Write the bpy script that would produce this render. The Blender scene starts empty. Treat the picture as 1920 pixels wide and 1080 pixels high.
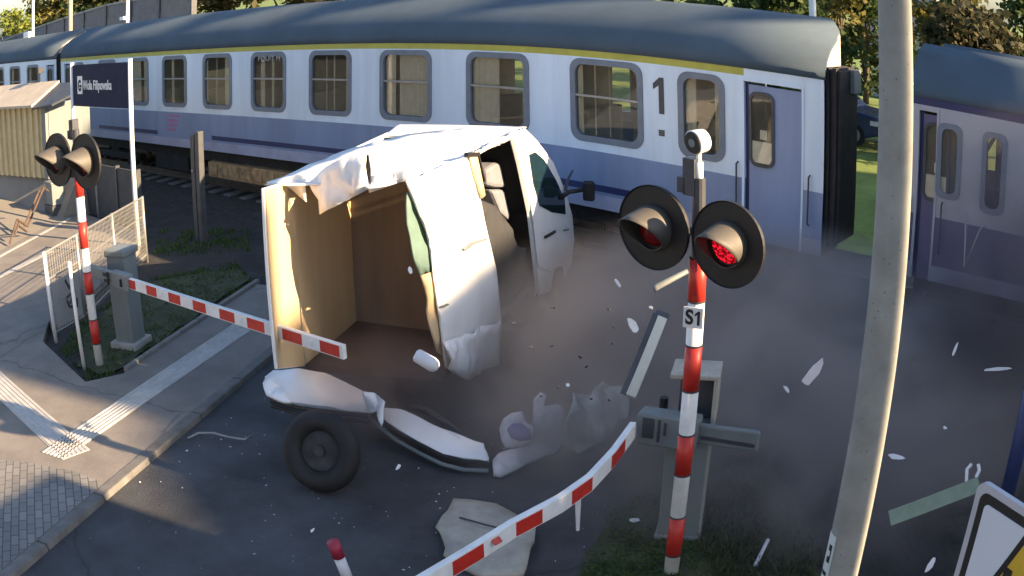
import bpy, bmesh, math, random
from mathutils import Vector, Matrix, noise
random.seed(7)
R = math.radians
scn = bpy.context.scene
col = scn.collection

# ------------------------------------------------------------------ camera
# a mildly fisheye surveillance camera on a mast; x runs along the track, y away from the camera, z up
CAM_H = 4.2761
YAW, PITCH, ROLL = R(-40.2753), R(17.6439), R(-0.6584)
LA, LB, LC = 0.4652, 0.1083, -0.0112          # angle = LA p + LB p^2 + LC p^3, p in thousands of photo pixels
cd = bpy.data.cameras.new('camera')
cam = bpy.data.objects.new('camera', cd)
col.objects.link(cam)
scn.camera = cam
scn.render.engine = 'CYCLES'
cd.type = 'PANO'
cd.panorama_type = 'FISHEYE_LENS_POLYNOMIAL'
cd.sensor_fit = 'HORIZONTAL'
cd.sensor_width = 36.0
cd.sensor_height = 20.25
_s = 1.920 / 36.0
cd.fisheye_fov = R(180)
cd.fisheye_polynomial_k0 = 0.0
cd.fisheye_polynomial_k1 = -LA * _s
cd.fisheye_polynomial_k2 = -LB * _s ** 2
cd.fisheye_polynomial_k3 = -LC * _s ** 3
cd.fisheye_polynomial_k4 = 0.0
cd.clip_start = 0.05
cd.clip_end = 2000
CAM = Vector((0, 0, CAM_H))
_f = Vector((math.sin(YAW) * math.cos(PITCH), math.cos(YAW) * math.cos(PITCH), -math.sin(PITCH)))
_r = Vector((math.cos(YAW), -math.sin(YAW), 0))
_u = _r.cross(_f)
AX_R = _r * math.cos(ROLL) + _u * math.sin(ROLL)
AX_U = _u * math.cos(ROLL) - _r * math.sin(ROLL)
AX_F = _f
_m = Matrix((AX_R, AX_U, -AX_F)).transposed().to_4x4()
_m.translation = CAM
cam.matrix_world = _m

# ------------------------------------------------------------------ sky, sun, exposure
SUN_AZ, SUN_EL = 70.0, 20.0                   # azimuth from +y towards +x
w = bpy.data.worlds.new('World')
scn.world = w
w.use_nodes = True
nt = w.node_tree
bg = nt.nodes['Background']
sky = nt.nodes.new('ShaderNodeTexSky')
sky.sky_type = 'NISHITA'
sky.sun_disc = False
sky.sun_elevation = R(SUN_EL)
sky.sun_rotation = R(SUN_AZ)
sky.air_density = 1.0
sky.dust_density = 1.5
sky.ozone_density = 2.0
nt.links.new(sky.outputs[0], bg.inputs[0])
bg.inputs[1].default_value = 0.07
sd = bpy.data.lights.new('sun', 'SUN')
sd.energy = 4.5
sd.angle = R(0.45)
sd.color = (1.0, 0.71, 0.42)
sun = bpy.data.objects.new('sun', sd)
col.objects.link(sun)
SUN_V = Vector((math.sin(R(SUN_AZ)) * math.cos(R(SUN_EL)), math.cos(R(SUN_AZ)) * math.cos(R(SUN_EL)), math.sin(R(SUN_EL))))
sun.rotation_euler = SUN_V.to_track_quat('Z', 'Y').to_euler()
sun.location = (12, 4, 30)
scn.view_settings.view_transform = 'Standard'
scn.view_settings.look = 'None'
scn.view_settings.exposure = 2.25
scn.view_settings.gamma = 1.0
scn.cycles.use_denoising = True
scn.cycles.max_bounces = 6
scn.cycles.transparent_max_bounces = 8
scn.cycles.volume_bounces = 1
scn.cycles.volume_step_rate = 2.0
scn.cycles.volume_max_steps = 64


# ------------------------------------------------------------------ measuring: photo pixel -> ray -> real place
def ray(px, py):
    dx, dy = px - 960.0, 540.0 - py
    r = math.hypot(dx, dy) + 1e-9
    p = r / 1000.0
    th = LA * p + LB * p * p + LC * p ** 3
    s = math.sin(th)
    return AX_R * (s * dx / r) + AX_U * (s * dy / r) + AX_F * math.cos(th)


def G(px, py, z=0.0):                         # on the level z
    d = ray(px, py)
    return CAM + d * ((z - CAM_H) / d.z)


def YP(px, py, y):                            # on the upright plane y = const
    d = ray(px, py)
    return CAM + d * (y / d.y)


def PL(px, py, p, n):                         # on any plane
    d = ray(px, py)
    return CAM + d * ((p - CAM).dot(n) / d.dot(n))


def DI(px, py, dist):                         # at a distance
    return CAM + ray(px, py) * dist


def ZV(px, py, x, y):                         # height on the upright line through x, y
    d = ray(px, py)
    return CAM_H + d.z * math.hypot(x, y) / math.hypot(d.x, d.y)


# ------------------------------------------------------------------ materials
MATS = {}
PZ = 0.06                                      # height of the pavement


def mat(name, color, rough=0.6, var=0.0, scale=6.0, metal=0.0, bump=0.0, bscale=None, dark=None, streak=False, spec=0.5):
    if name in MATS:
        return MATS[name]
    m = bpy.data.materials.new(name)
    m.use_nodes = True
    t = m.node_tree
    b = t.nodes['Principled BSDF']
    b.inputs['Base Color'].default_value = (*color, 1)
    b.inputs['Roughness'].default_value = rough
    b.inputs['Metallic'].default_value = metal
    b.inputs['Specular IOR Level'].default_value = spec
    if var > 0 or bump > 0:
        geo = t.nodes.new('ShaderNodeNewGeometry')
        src = geo.outputs['Position']
        if streak:
            mp = t.nodes.new('ShaderNodeMapping')
            mp.inputs['Scale'].default_value = (1, 1, 0.12)
            t.links.new(src, mp.inputs['Vector'])
            src = mp.outputs[0]
        n = t.nodes.new('ShaderNodeTexNoise')
        n.inputs['Scale'].default_value = scale
        n.inputs['Detail'].default_value = 7
        n.inputs['Roughness'].default_value = 0.65
        t.links.new(src, n.inputs['Vector'])
        if var > 0:
            cr = t.nodes.new('ShaderNodeValToRGB')
            d = dark if dark else tuple(c * (1 - var) for c in color)
            l = tuple(min(1, c * (1 + var * 0.55)) for c in color)
            cr.color_ramp.elements[0].position = 0.32
            cr.color_ramp.elements[0].color = (*d, 1)
            cr.color_ramp.elements[1].position = 0.68
            cr.color_ramp.elements[1].color = (*l, 1)
            t.links.new(n.outputs['Fac'], cr.inputs[0])
            t.links.new(cr.outputs[0], b.inputs['Base Color'])
            rr = t.nodes.new('ShaderNodeMapRange')
            rr.inputs['To Min'].default_value = min(1, rough + 0.12)
            rr.inputs['To Max'].default_value = max(0.05, rough - 0.1)
            t.links.new(n.outputs['Fac'], rr.inputs['Value'])
            t.links.new(rr.outputs[0], b.inputs['Roughness'])
        if bump > 0:
            n2 = t.nodes.new('ShaderNodeTexNoise')
            n2.inputs['Scale'].default_value = bscale or scale * 3
            n2.inputs['Detail'].default_value = 5
            t.links.new(geo.outputs['Position'], n2.inputs['Vector'])
            bp = t.nodes.new('ShaderNodeBump')
            bp.inputs['Strength'].default_value = bump
            bp.inputs['Distance'].default_value = 0.03
            t.links.new(n2.outputs['Fac'], bp.inputs['Height'])
            t.links.new(bp.outputs[0], b.inputs['Normal'])
    MATS[name] = m
    return m


def overlay(m, kind, scale, lo, hi, dark, amount):
    """cracks or pores: real marks laid over a material's own colour"""
    t = m.node_tree
    b = t.nodes['Principled BSDF']
    src = b.inputs['Base Color'].links[0].from_socket
    geo = t.nodes.new('ShaderNodeNewGeometry')
    wob = t.nodes.new('ShaderNodeTexNoise')
    wob.inputs['Scale'].default_value = 2.5
    wob.inputs['Detail'].default_value = 5
    t.links.new(geo.outputs['Position'], wob.inputs['Vector'])
    ad = t.nodes.new('ShaderNodeMixRGB')
    ad.blend_type = 'ADD'
    ad.inputs[0].default_value = 0.35 if kind == 'crack' else 0.0
    t.links.new(geo.outputs['Position'], ad.inputs[1])
    t.links.new(wob.outputs['Color'], ad.inputs[2])
    v = t.nodes.new('ShaderNodeTexVoronoi')
    v.feature = 'DISTANCE_TO_EDGE' if kind == 'crack' else 'F1'
    v.inputs['Scale'].default_value = scale
    t.links.new(ad.outputs[0], v.inputs['Vector'])
    mr = t.nodes.new('ShaderNodeMapRange')
    mr.inputs['From Min'].default_value = lo
    mr.inputs['From Max'].default_value = hi
    mr.inputs['To Min'].default_value = amount
    mr.inputs['To Max'].default_value = 0.0
    t.links.new(v.outputs['Distance'], mr.inputs['Value'])
    mx = t.nodes.new('ShaderNodeMixRGB')
    t.links.new(mr.outputs[0], mx.inputs[0])
    t.links.new(src, mx.inputs[1])
    mx.inputs[2].default_value = (*dark, 1)
    t.links.new(mx.outputs[0], b.inputs['Base Color'])


def leafmat(name, c1, c2):
    m = bpy.data.materials.new(name)
    m.use_nodes = True
    t = m.node_tree
    b = t.nodes['Principled BSDF']
    geo = t.nodes.new('ShaderNodeNewGeometry')
    cr = t.nodes.new('ShaderNodeValToRGB')
    cr.color_ramp.elements[0].color = (*c1, 1)
    cr.color_ramp.elements[1].color = (*c2, 1)
    t.links.new(geo.outputs['Random Per Island'], cr.inputs[0])
    t.links.new(cr.outputs[0], b.inputs['Base Color'])
    b.inputs['Roughness'].default_value = 0.7
    b.inputs['Specular IOR Level'].default_value = 0.2
    tr = t.nodes.new('ShaderNodeBsdfTranslucent')
    t.links.new(cr.outputs[0], tr.inputs['Color'])
    mx = t.nodes.new('ShaderNodeMixShader')
    mx.inputs[0].default_value = 0.3
    t.links.new(b.outputs[0], mx.inputs[1])
    t.links.new(tr.outputs[0], mx.inputs[2])
    t.links.new(mx.outputs[0], t.nodes['Material Output'].inputs[0])
    return m


def glassmat(name, tint, clear=0.55, rough=0.04, coat=1.0, spec=1.0):
    m = bpy.data.materials.new(name)
    m.use_nodes = True
    t = m.node_tree
    b = t.nodes['Principled BSDF']
    b.inputs['Base Color'].default_value = (*tint, 1)
    b.inputs['Roughness'].default_value = rough
    b.inputs['Specular IOR Level'].default_value = spec
    b.inputs['Coat Weight'].default_value = coat
    b.inputs['Coat Roughness'].default_value = 0.02
    tr = t.nodes.new('ShaderNodeBsdfTransparent')
    tr.inputs[0].default_value = (0.96, 0.96, 0.94, 1)
    mx = t.nodes.new('ShaderNodeMixShader')
    mx.inputs[0].default_value = clear
    t.links.new(b.outputs[0], mx.inputs[1])
    t.links.new(tr.outputs[0], mx.inputs[2])
    t.links.new(mx.outputs[0], t.nodes['Material Output'].inputs[0])
    return m


M_asphalt = mat('asphalt', (0.055, 0.058, 0.064), 0.85, 0.5, 1.1, bump=0.45, bscale=55)
M_path = mat('path_asphalt', (0.19, 0.175, 0.158), 0.85, 0.22, 1.7, bump=0.3, bscale=70)
M_soil = mat('soil', (0.027, 0.025, 0.024), 0.95, 0.5, 2.2, bump=0.8, bscale=14)
M_ballast = mat('ballast', (0.030, 0.027, 0.026), 0.95, 0.65, 9, bump=1.0, bscale=22)
M_field = mat('field_grass', (0.13, 0.19, 0.035), 0.95, 0.45, 0.8, bump=0.6, bscale=20)
M_conc = mat('concrete', (0.30, 0.30, 0.285), 0.85, 0.25, 3.5, bump=0.25, bscale=50)
M_pole = mat('mast_concrete', (0.24, 0.25, 0.235), 0.85, 0.22, 5.0, bump=0.06, bscale=60)
M_kerb = mat('kerb_concrete', (0.135, 0.132, 0.127), 0.85, 0.3, 5, bump=0.2, bscale=60)
M_tact = mat('tactile_white', (0.42, 0.41, 0.39), 0.75, 0.2, 6, bump=0.15, bscale=80)
M_white = mat('white_paint', (0.72, 0.73, 0.73), 0.5, 0.16, 5)
M_vanw = mat('van_white', (0.80, 0.81, 0.82), 0.30, 0.07, 2.2, bump=0.02, bscale=5)
M_red = mat('red_paint', (0.50, 0.030, 0.020), 0.45, 0.22, 8)
M_dark = mat('dark_cavity', (0.012, 0.012, 0.013), 0.9, spec=0.1)  # near-black in place of shade inside the van's cab opening
M_black = mat('black_paint', (0.010, 0.010, 0.011), 0.55, 0.2, 6)
M_rubber = mat('black_rubber', (0.012, 0.012, 0.014), 0.75, 0.3, 5)
M_hood = mat('hood_grey', (0.075, 0.070, 0.062), 0.6, 0.15, 8)
M_grey = mat('machine_grey', (0.155, 0.18, 0.185), 0.55, 0.18, 4, streak=True)
M_dgrey = mat('dark_steel', (0.045, 0.05, 0.06), 0.5, 0.3, 5)
M_steel = mat('galvanised', (0.28, 0.285, 0.28), 0.45, 0.15, 8, metal=0.5)
M_polew = mat('white_pole', (0.72, 0.73, 0.74), 0.45, 0.08, 6)
M_rail = mat('rail_steel', (0.16, 0.13, 0.11), 0.45, 0.4, 8, metal=0.6)
M_sleeper = mat('sleeper', (0.16, 0.15, 0.14), 0.9, 0.3, 6)
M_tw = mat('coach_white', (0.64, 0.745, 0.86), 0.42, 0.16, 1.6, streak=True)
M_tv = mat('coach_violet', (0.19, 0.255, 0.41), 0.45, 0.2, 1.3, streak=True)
M_tsk = mat('coach_skirt', (0.33, 0.35, 0.48), 0.45, 0.2, 1.6)
M_troof = mat('coach_roof', (0.075, 0.105, 0.135), 0.85, 0.16, 0.9, spec=0.15)
M_tyel = mat('yellow_stripe', (0.42, 0.40, 0.06), 0.5, 0.15, 4)
M_tnavy = mat('navy_stripe', (0.012, 0.022, 0.10), 0.45, 0.15, 4)
M_tframe = mat('window_rubber', (0.15, 0.18, 0.225), 0.5, 0.15, 6)
M_tend = mat('coach_end', (0.42, 0.38, 0.36), 0.6, 0.2, 3)
M_under = mat('underframe', (0.022, 0.021, 0.022), 0.85, 0.5, 4, bump=0.5)
M_rustbox = mat('rusty_box', (0.42, 0.27, 0.13), 0.85, 0.55, 6, bump=0.4)
M_int = mat('coach_interior', (0.60, 0.52, 0.38), 0.7, 0.25, 2)
M_curt = mat('curtain', (0.80, 0.71, 0.52), 0.9, 0.12, 10)
M_intd = mat('coach_floor', (0.05, 0.045, 0.045), 0.8, 0.3, 4)
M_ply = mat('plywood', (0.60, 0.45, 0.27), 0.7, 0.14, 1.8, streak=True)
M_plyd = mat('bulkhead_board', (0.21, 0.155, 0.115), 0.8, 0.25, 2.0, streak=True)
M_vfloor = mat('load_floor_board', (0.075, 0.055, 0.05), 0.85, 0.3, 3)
M_vanin = mat('van_inner_grey', (0.030, 0.032, 0.036), 0.8, 0.2, 4)  # grey taken down to stand for shade on the inner panel
M_teal = mat('teal_lining', (0.10, 0.17, 0.15), 0.7, 0.15, 4)
M_navysign = mat('sign_navy', (0.010, 0.013, 0.045), 0.6, 0.1, 5, spec=0.15)
M_cream = mat('cream_cladding', (0.50, 0.43, 0.26), 0.55, 0.12, 5)
M_bank = mat('bank_concrete', (0.20, 0.185, 0.16), 0.9, 0.16, 1.0, bump=0.2)
M_rust = mat('rusty_rail', (0.075, 0.05, 0.038), 0.8, 0.4, 8)
M_noise = mat('barrier_panel', (0.15, 0.15, 0.165), 0.85, 0.2, 3)
M_bark = mat('bark', (0.09, 0.065, 0.045), 0.95, 0.4, 8, bump=0.6)
M_board = mat('torn_board', (0.36, 0.34, 0.29), 0.9, 0.2, 6, bump=0.3, bscale=30)
M_film = mat('dusty_film', (0.44, 0.49, 0.48), 0.8, 0.25, 6)
M_lilac = mat('debris_white', (0.62, 0.62, 0.66), 0.6, 0.12, 6)
M_purple = mat('debris_purple', (0.22, 0.20, 0.36), 0.7, 0.2, 6)
M_green = mat('debris_green', (0.19, 0.25, 0.20), 0.8, 0.2, 6)
M_signface = mat('sign_white', (0.58, 0.62, 0.68), 0.4, 0.05, 3)
M_signyel = mat('sign_yellow', (0.55, 0.36, 0.03), 0.45, 0.1, 4)
M_bluepost = mat('blue_post', (0.02, 0.035, 0.12), 0.5, 0.2, 5)
M_carblue = mat('car_blue', (0.025, 0.045, 0.11), 0.25, 0.1, 3)
M_house = mat('house_plaster', (0.36, 0.33, 0.34), 0.9, 0.12, 1.5)
M_roofd = mat('house_roof', (0.10, 0.07, 0.06), 0.85, 0.3, 3)
M_lens = mat('red_lens', (0.14, 0.004, 0.004), 0.15)
M_glass = glassmat('window_glass', (0.02, 0.032, 0.035), 0.80, rough=0.03)
M_vglass = glassmat('van_glass', (0.008, 0.022, 0.027), 0.0, coat=0.0, spec=0.5)
M_seat = mat('seat_grey', (0.16, 0.17, 0.20), 0.8, 0.2, 6)
M_frost = glassmat('frosted_glass', (0.20, 0.22, 0.24), 0.12, 0.35)
M_leafY = leafmat('leaf_sunny', (0.07, 0.11, 0.02), (0.20, 0.22, 0.04))
M_leafD = leafmat('leaf_dark', (0.022, 0.045, 0.014), (0.07, 0.10, 0.03))
M_leafO = leafmat('leaf_olive', (0.07, 0.075, 0.02), (0.20, 0.17, 0.045))
M_leafB = leafmat('leaf_brown', (0.035, 0.036, 0.018), (0.095, 0.085, 0.04))
M_grass = leafmat('grass_blade', (0.028, 0.065, 0.015), (0.09, 0.14, 0.034))
overlay(M_asphalt, 'crack', 0.22, 0.001, 0.007, (0.02, 0.02, 0.022), 0.6)
overlay(M_path, 'crack', 0.25, 0.001, 0.006, (0.05, 0.05, 0.05), 0.5)
overlay(M_pole, 'pore', 26.0, 0.05, 0.13, (0.07, 0.07, 0.065), 0.8)
# lit red lamp
_m = bpy.data.materials.new('lit_red_lens')
_m.use_nodes = True
_t = _m.node_tree
_b = _t.nodes['Principled BSDF']
_b.inputs['Base Color'].default_value = (0.3, 0.005, 0.005, 1)
_b.inputs['Roughness'].default_value = 0.2
_v = _t.nodes.new('ShaderNodeTexVoronoi')
_v.inputs['Scale'].default_value = 60
_rp = _t.nodes.new('ShaderNodeMapRange')
_rp.inputs['From Min'].default_value = 0.0
_rp.inputs['From Max'].default_value = 0.6
_rp.inputs['To Min'].default_value = 0.5
_rp.inputs['To Max'].default_value = 0.02
_g = _t.nodes.new('ShaderNodeNewGeometry')
_t.links.new(_g.outputs['Position'], _v.inputs['Vector'])
_t.links.new(_v.outputs['Distance'], _rp.inputs['Value'])
_b.inputs['Emission Color'].default_value = (1, 0.01, 0.03, 1)
_t.links.new(_rp.outputs[0], _b.inputs['Emission Strength'])
M_lit = _m


# ------------------------------------------------------------------ builders
def tag(o, label=None, cat=None, group=None, kind=None):
    if label: o['label'] = label
    if cat: o['category'] = cat
    if group: o['group'] = group
    if kind: o['kind'] = kind
    return o


def thing(name, label, cat, loc, group=None):
    o = bpy.data.objects.new(name, None)
    o.empty_display_size = 0.2
    col.objects.link(o)
    o.location = loc
    return tag(o, label, cat, group)


def wloc(o):
    v = Vector((0, 0, 0))
    while o is not None:
        v = v + Vector(o.location)
        o = o.parent
    return v


def link(name, me, parent=None, loc=(0, 0, 0)):
    o = bpy.data.objects.new(name, me)
    col.objects.link(o)
    o.location = loc
    if parent is not None:
        o.parent = parent
    return o


class MB:
    def __init__(s):
        s.v, s.f, s.m = [], [], []

    def add(s, vs, fs, mi=0):
        b = len(s.v)
        s.v += [Vector(v) for v in vs]
        s.f += [[b + i for i in f] for f in fs]
        s.m += [mi] * len(fs)
        return s

    def hexa(s, a, b, mi=0):                  # two quads -> solid
        return s.add(list(a) + list(b), [(3, 2, 1, 0), (4, 5, 6, 7), (0, 1, 5, 4), (1, 2, 6, 5), (2, 3, 7, 6), (3, 0, 4, 7)], mi)

    def box(s, x0, x1, y0, y1, z0, z1, mi=0):
        return s.hexa([(x0, y0, z0), (x1, y0, z0), (x1, y1, z0), (x0, y1, z0)], [(x0, y0, z1), (x1, y0, z1), (x1, y1, z1), (x0, y1, z1)], mi)

    def obox(s, c, u, v, n, a, b, d, mi=0):   # oriented box: centre, axes, half sizes
        c, u, v, n = Vector(c), Vector(u).normalized() * a, Vector(v).normalized() * b, Vector(n).normalized() * d
        return s.hexa([c - u - v - n, c + u - v - n, c + u + v - n, c - u + v - n], [c - u - v + n, c + u - v + n, c + u + v + n, c - u + v + n], mi)

    def bar(s, p, q, wd, th, up=(0, 0, 1), mi=0):
        p, q = Vector(p), Vector(q)
        d = (q - p)
        u = Vector(up)
        sd_ = d.cross(u).normalized()
        u2 = sd_.cross(d).normalized()
        return s.obox((p + q) / 2, d, sd_, u2, d.length / 2, wd / 2, th / 2, mi)

    def prism(s, poly, off, mi=0):
        n = len(poly)
        off = Vector(off)
        a = [Vector(p) for p in poly]
        b = [p + off for p in a]
        return s.add(a + b, [list(range(n))[::-1], list(range(n, 2 * n))] + [(i, (i + 1) % n, n + (i + 1) % n, n + i) for i in range(n)], mi)

    def tube(s, pts, r, n=10, mi=0, caps=True):
        pts = [Vector(p) for p in pts]
        rs = r if isinstance(r, (list, tuple)) else [r] * len(pts)
        ring = []
        ref = None
        for i, p in enumerate(pts):
            d = (pts[min(i + 1, len(pts) - 1)] - pts[max(i - 1, 0)]).normalized()
            if ref is None:
                ref = d.orthogonal().normalized()
            ref = (ref - d * ref.dot(d)).normalized()
            b = d.cross(ref)
            ring += [p + (ref * math.cos(2 * math.pi * k / n) + b * math.sin(2 * math.pi * k / n)) * rs[i] for k in range(n)]
        fs = [(i * n + k, i * n + (k + 1) % n, (i + 1) * n + (k + 1) % n, (i + 1) * n + k) for i in range(len(pts) - 1) for k in range(n)]
        if caps:
            fs += [list(range(n))[::-1], [(len(pts) - 1) * n + k for k in range(n)]]
        return s.add(ring, fs, mi)

    def loft(s, rows, mi=0, close=False):
        n = len(rows[0])
        vs = [p for r in rows for p in r]
        fs = []
        for i in range(len(rows) - 1):
            for k in range(n if close else n - 1):
                fs.append((i * n + k, i * n + (k + 1) % n, (i + 1) * n + (k + 1) % n, (i + 1) * n + k))
        return s.add(vs, fs, mi)

    def build(s, name, mats, parent=None, loc=None, smooth=False, bevel=0, solid=0, local=False, recalc=True):
        if parent is not None:
            base = wloc(parent)
        elif loc is not None:
            base = Vector(loc)
        else:
            n = max(1, len(s.v))
            base = Vector((sum(v.x for v in s.v) / n, sum(v.y for v in s.v) / n, min(v.z for v in s.v)))
        me = bpy.data.meshes.new(name)
        me.from_pydata([v if local else v - base for v in s.v], [], s.f)
        for m in (mats if isinstance(mats, (list, tuple)) else [mats]):
            me.materials.append(m)
        for p, mi in zip(me.polygons, s.m):
            p.material_index = mi
            p.use_smooth = smooth
        if recalc:
            bm = bmesh.new()
            bm.from_mesh(me)
            bmesh.ops.recalc_face_normals(bm, faces=bm.faces)
            bm.to_mesh(me)
            bm.free()
        o = link(name, me, parent, (0, 0, 0) if parent is not None else base)
        if bevel:
            b = o.modifiers.new('bevel', 'BEVEL')
            b.width = bevel
            b.segments = 2
            b.limit_method = 'ANGLE'
        if solid:
            q = o.modifiers.new('solid', 'SOLIDIFY')
            q.thickness = solid
            q.offset = -1
        return o


def sheet(name, poly, m, parent=None, thick=0.02, crumple=0.0, freq=2.0, step=0.18, edge=0.0, seed=0.0, label=None):
    """a bent, torn sheet with the given 3-D outline"""
    base = wloc(parent) if parent is not None else sum((Vector(p) for p in poly), Vector()) / len(poly)
    bm = bmesh.new()
    pts = []
    n = len(poly)
    for i in range(n):                        # break the outline up so that it can buckle
        a, b = Vector(poly[i]), Vector(poly[(i + 1) % n])
        k = max(1, int((b - a).length / step))
        pts += [a.lerp(b, j / k) for j in range(k)]
    if edge:
        pts = [p + Vector((noise.noise(p * 7 + Vector((seed, 3, 1))), noise.noise(p * 7 + Vector((9, seed, 5))), noise.noise(p * 7 + Vector((2, 8, seed))))) * edge for p in pts]
    nv = Vector()
    c = sum(pts, Vector()) / len(pts)
    for i in range(len(pts)):
        nv += (pts[i] - c).cross(pts[(i + 1) % len(pts)] - c)
    nv.normalize()
    bm.faces.new([bm.verts.new(p - base) for p in pts])
    bmesh.ops.triangulate(bm, faces=bm.faces[:], quad_method='BEAUTY', ngon_method='BEAUTY')
    for _ in range(5):
        es = [e for e in bm.edges if e.calc_length() > step * 1.4 and not e.is_boundary]
        if not es:
            break
        bmesh.ops.subdivide_edges(bm, edges=es, cuts=1)
        bmesh.ops.triangulate(bm, faces=bm.faces[:])
    if crumple:
        for v in bm.verts:
            p = (v.co + base) * freq + Vector((seed, seed * 1.7, 0))
            a = noise.fractal(p, 0.6, 2.1, 4)
            v.co += nv * a * crumple
    me = bpy.data.meshes.new(name)
    bm.to_mesh(me)
    bm.free()
    for p in me.polygons:
        p.use_smooth = True
    me.materials.append(m)
    o = link(name, me, parent, (0, 0, 0) if parent is not None else base)
    q = o.modifiers.new('solid', 'SOLIDIFY')
    q.thickness = thick
    q.offset = 0
    if label:
        o['label'] = label
    return o


def text(name, body, size, p, right, up, m, parent=None, depth=0.004, align='CENTER', sx=1.0, bold=0.0):
    cu = bpy.data.curves.new(name, 'FONT')
    cu.body = body
    cu.size = size
    cu.align_x = align
    cu.align_y = 'CENTER'
    cu.extrude = depth
    cu.offset = bold
    t = bpy.data.objects.new(name, cu)
    col.objects.link(t)
    bpy.context.view_layer.update()
    me = bpy.data.meshes.new_from_object(t.evaluated_get(bpy.context.evaluated_depsgraph_get()))
    bpy.data.objects.remove(t)
    rt, u = Vector(right).normalized(), Vector(up).normalized()
    nn = rt.cross(u)
    base = wloc(parent) if parent is not None else Vector(p)
    for v in me.vertices:
        c = v.co.copy()
        v.co = Vector(p) - base + rt * c.x * sx + u * c.y + nn * c.z
    me.materials.clear()
    me.materials.append(m)
    return link(name, me, parent, (0, 0, 0) if parent is not None else base)


def ellipse(c, u, v, a, b, n=28):
    c, u, v = Vector(c), Vector(u), Vector(v)
    return [c + u * (a * math.cos(2 * math.pi * k / n)) + v * (b * math.sin(2 * math.pi * k / n)) for k in range(n)]


def rrect(w_, h_, r, n=5):
    out = []
    for cx, cy, a0 in ((w_ / 2 - r, h_ / 2 - r, 0), (-w_ / 2 + r, h_ / 2 - r, 90), (-w_ / 2 + r, -h_ / 2 + r, 180), (w_ / 2 - r, -h_ / 2 + r, 270)):
        for k in range(n + 1):
            a = R(a0 + 90 * k / n)
            out.append((cx + r * math.cos(a), cy + r * math.sin(a)))
    return out


def crown_mesh(name, m, blobs, n, leaf, seed=0):
    """leaf-sized faces scattered in clumps through a set of ellipsoids (local coordinates)"""
    rnd = random.Random(seed)
    vs, fs = [], []
    clumps = []
    tot = sum(b[3] * b[4] * b[5] for b in blobs)
    for (x, y, z, a, b, c) in blobs:
        for _ in range(max(6, int(70 * a * b * c / tot))):
            while True:
                p = Vector((rnd.uniform(-1, 1), rnd.uniform(-1, 1), rnd.uniform(-1, 1)))
                if 0.35 < p.length < 1:
                    break
            clumps.append((Vector((x + p.x * a, y + p.y * b, z + p.z * c)), rnd.uniform(0.16, 0.34) * (a * b * c) ** (1 / 3)))
    for _ in range(n):
        c, r = rnd.choice(clumps)
        p = c + Vector((rnd.gauss(0, 1), rnd.gauss(0, 1), rnd.gauss(0, 0.8))) * r * 0.75
        u = Vector((rnd.gauss(0, 1), rnd.gauss(0, 1), rnd.gauss(0, 0.7))).normalized()
        v = u.orthogonal().normalized()
        v.rotate(Matrix.Rotation(rnd.uniform(0, 6.3), 3, u))
        l = leaf * rnd.choice((.45, .7, 1.0, 1.0, 1.5)) * rnd.uniform(0.8, 1.25)
        k = len(vs)
        vs += [p - u * l * 0.5, p + v * l * 0.32, p + u * l * 0.6, p - v * l * 0.32]
        fs.append((k, k + 1, k + 2, k + 3))
    me = bpy.data.meshes.new(name)
    me.from_pydata(vs, [], fs)
    me.materials.append(m)
    return me


def tree(name, label, cat, base, h, blobs, m, n=3500, leaf=0.22, seed=1, group=None, trunk=0.14):
    t = thing(name, label, cat, base, group)
    link('crown', crown_mesh('crown', m, blobs, n, leaf, seed), t)
    rnd = random.Random(seed)
    mb = MB()
    top = max(b[2] for b in blobs)
    B = Vector(base)
    pts = [B + Vector((rnd.uniform(-1, 1) * 0.05 * k, rnd.uniform(-1, 1) * 0.05 * k, top * k / 5)) for k in range(6)]
    mb.tube(pts, [trunk * (1 - 0.15 * k) for k in range(6)], 8)
    for b in blobs:
        a = pts[rnd.choice((1, 2, 3))]
        e = B + Vector((b[0], b[1], b[2]))
        mb.tube([a, a.lerp(e, 0.5) + Vector((0, 0, 0.15)), e], [trunk * 0.5, trunk * 0.35, trunk * 0.12], 6)
    mb.build('trunk', M_bark, t, smooth=True)
    return t


# ================================================================== THE SETTING
TY = 11.119                                    # near side of the train
RD = Vector((-0.43, 0.903, 0)).normalized()    # along the road
RN = Vector((RD.y, -RD.x, 0))                  # across the road, to the right


def RP(c, s, z=0.0):
    return RN * c + RD * s + Vector((0, 0, z))


def flat(name, poly, z, m, thick=0.0, kind='structure'):
    mb = MB()
    if thick:
        mb.prism([(p[0], p[1], z) for p in poly], (0, 0, -thick))
    else:
        mb.add([(p[0], p[1], z) for p in poly], [tuple(range(len(poly)))])
    return tag(mb.build(name, m), kind=kind)


flat('ground', [(-900, -900), (900, -900), (900, 900), (-900, 900)], -0.02, M_soil)
flat('field', [(-900, 15.2), (900, 15.2), (900, 600), (-900, 600)], -0.012, M_field)
flat('road', [RP(-5.42, -30), RP(-0.95, -30), RP(-0.95, 80), RP(-5.42, 80)], 0.004, M_asphalt)
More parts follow.
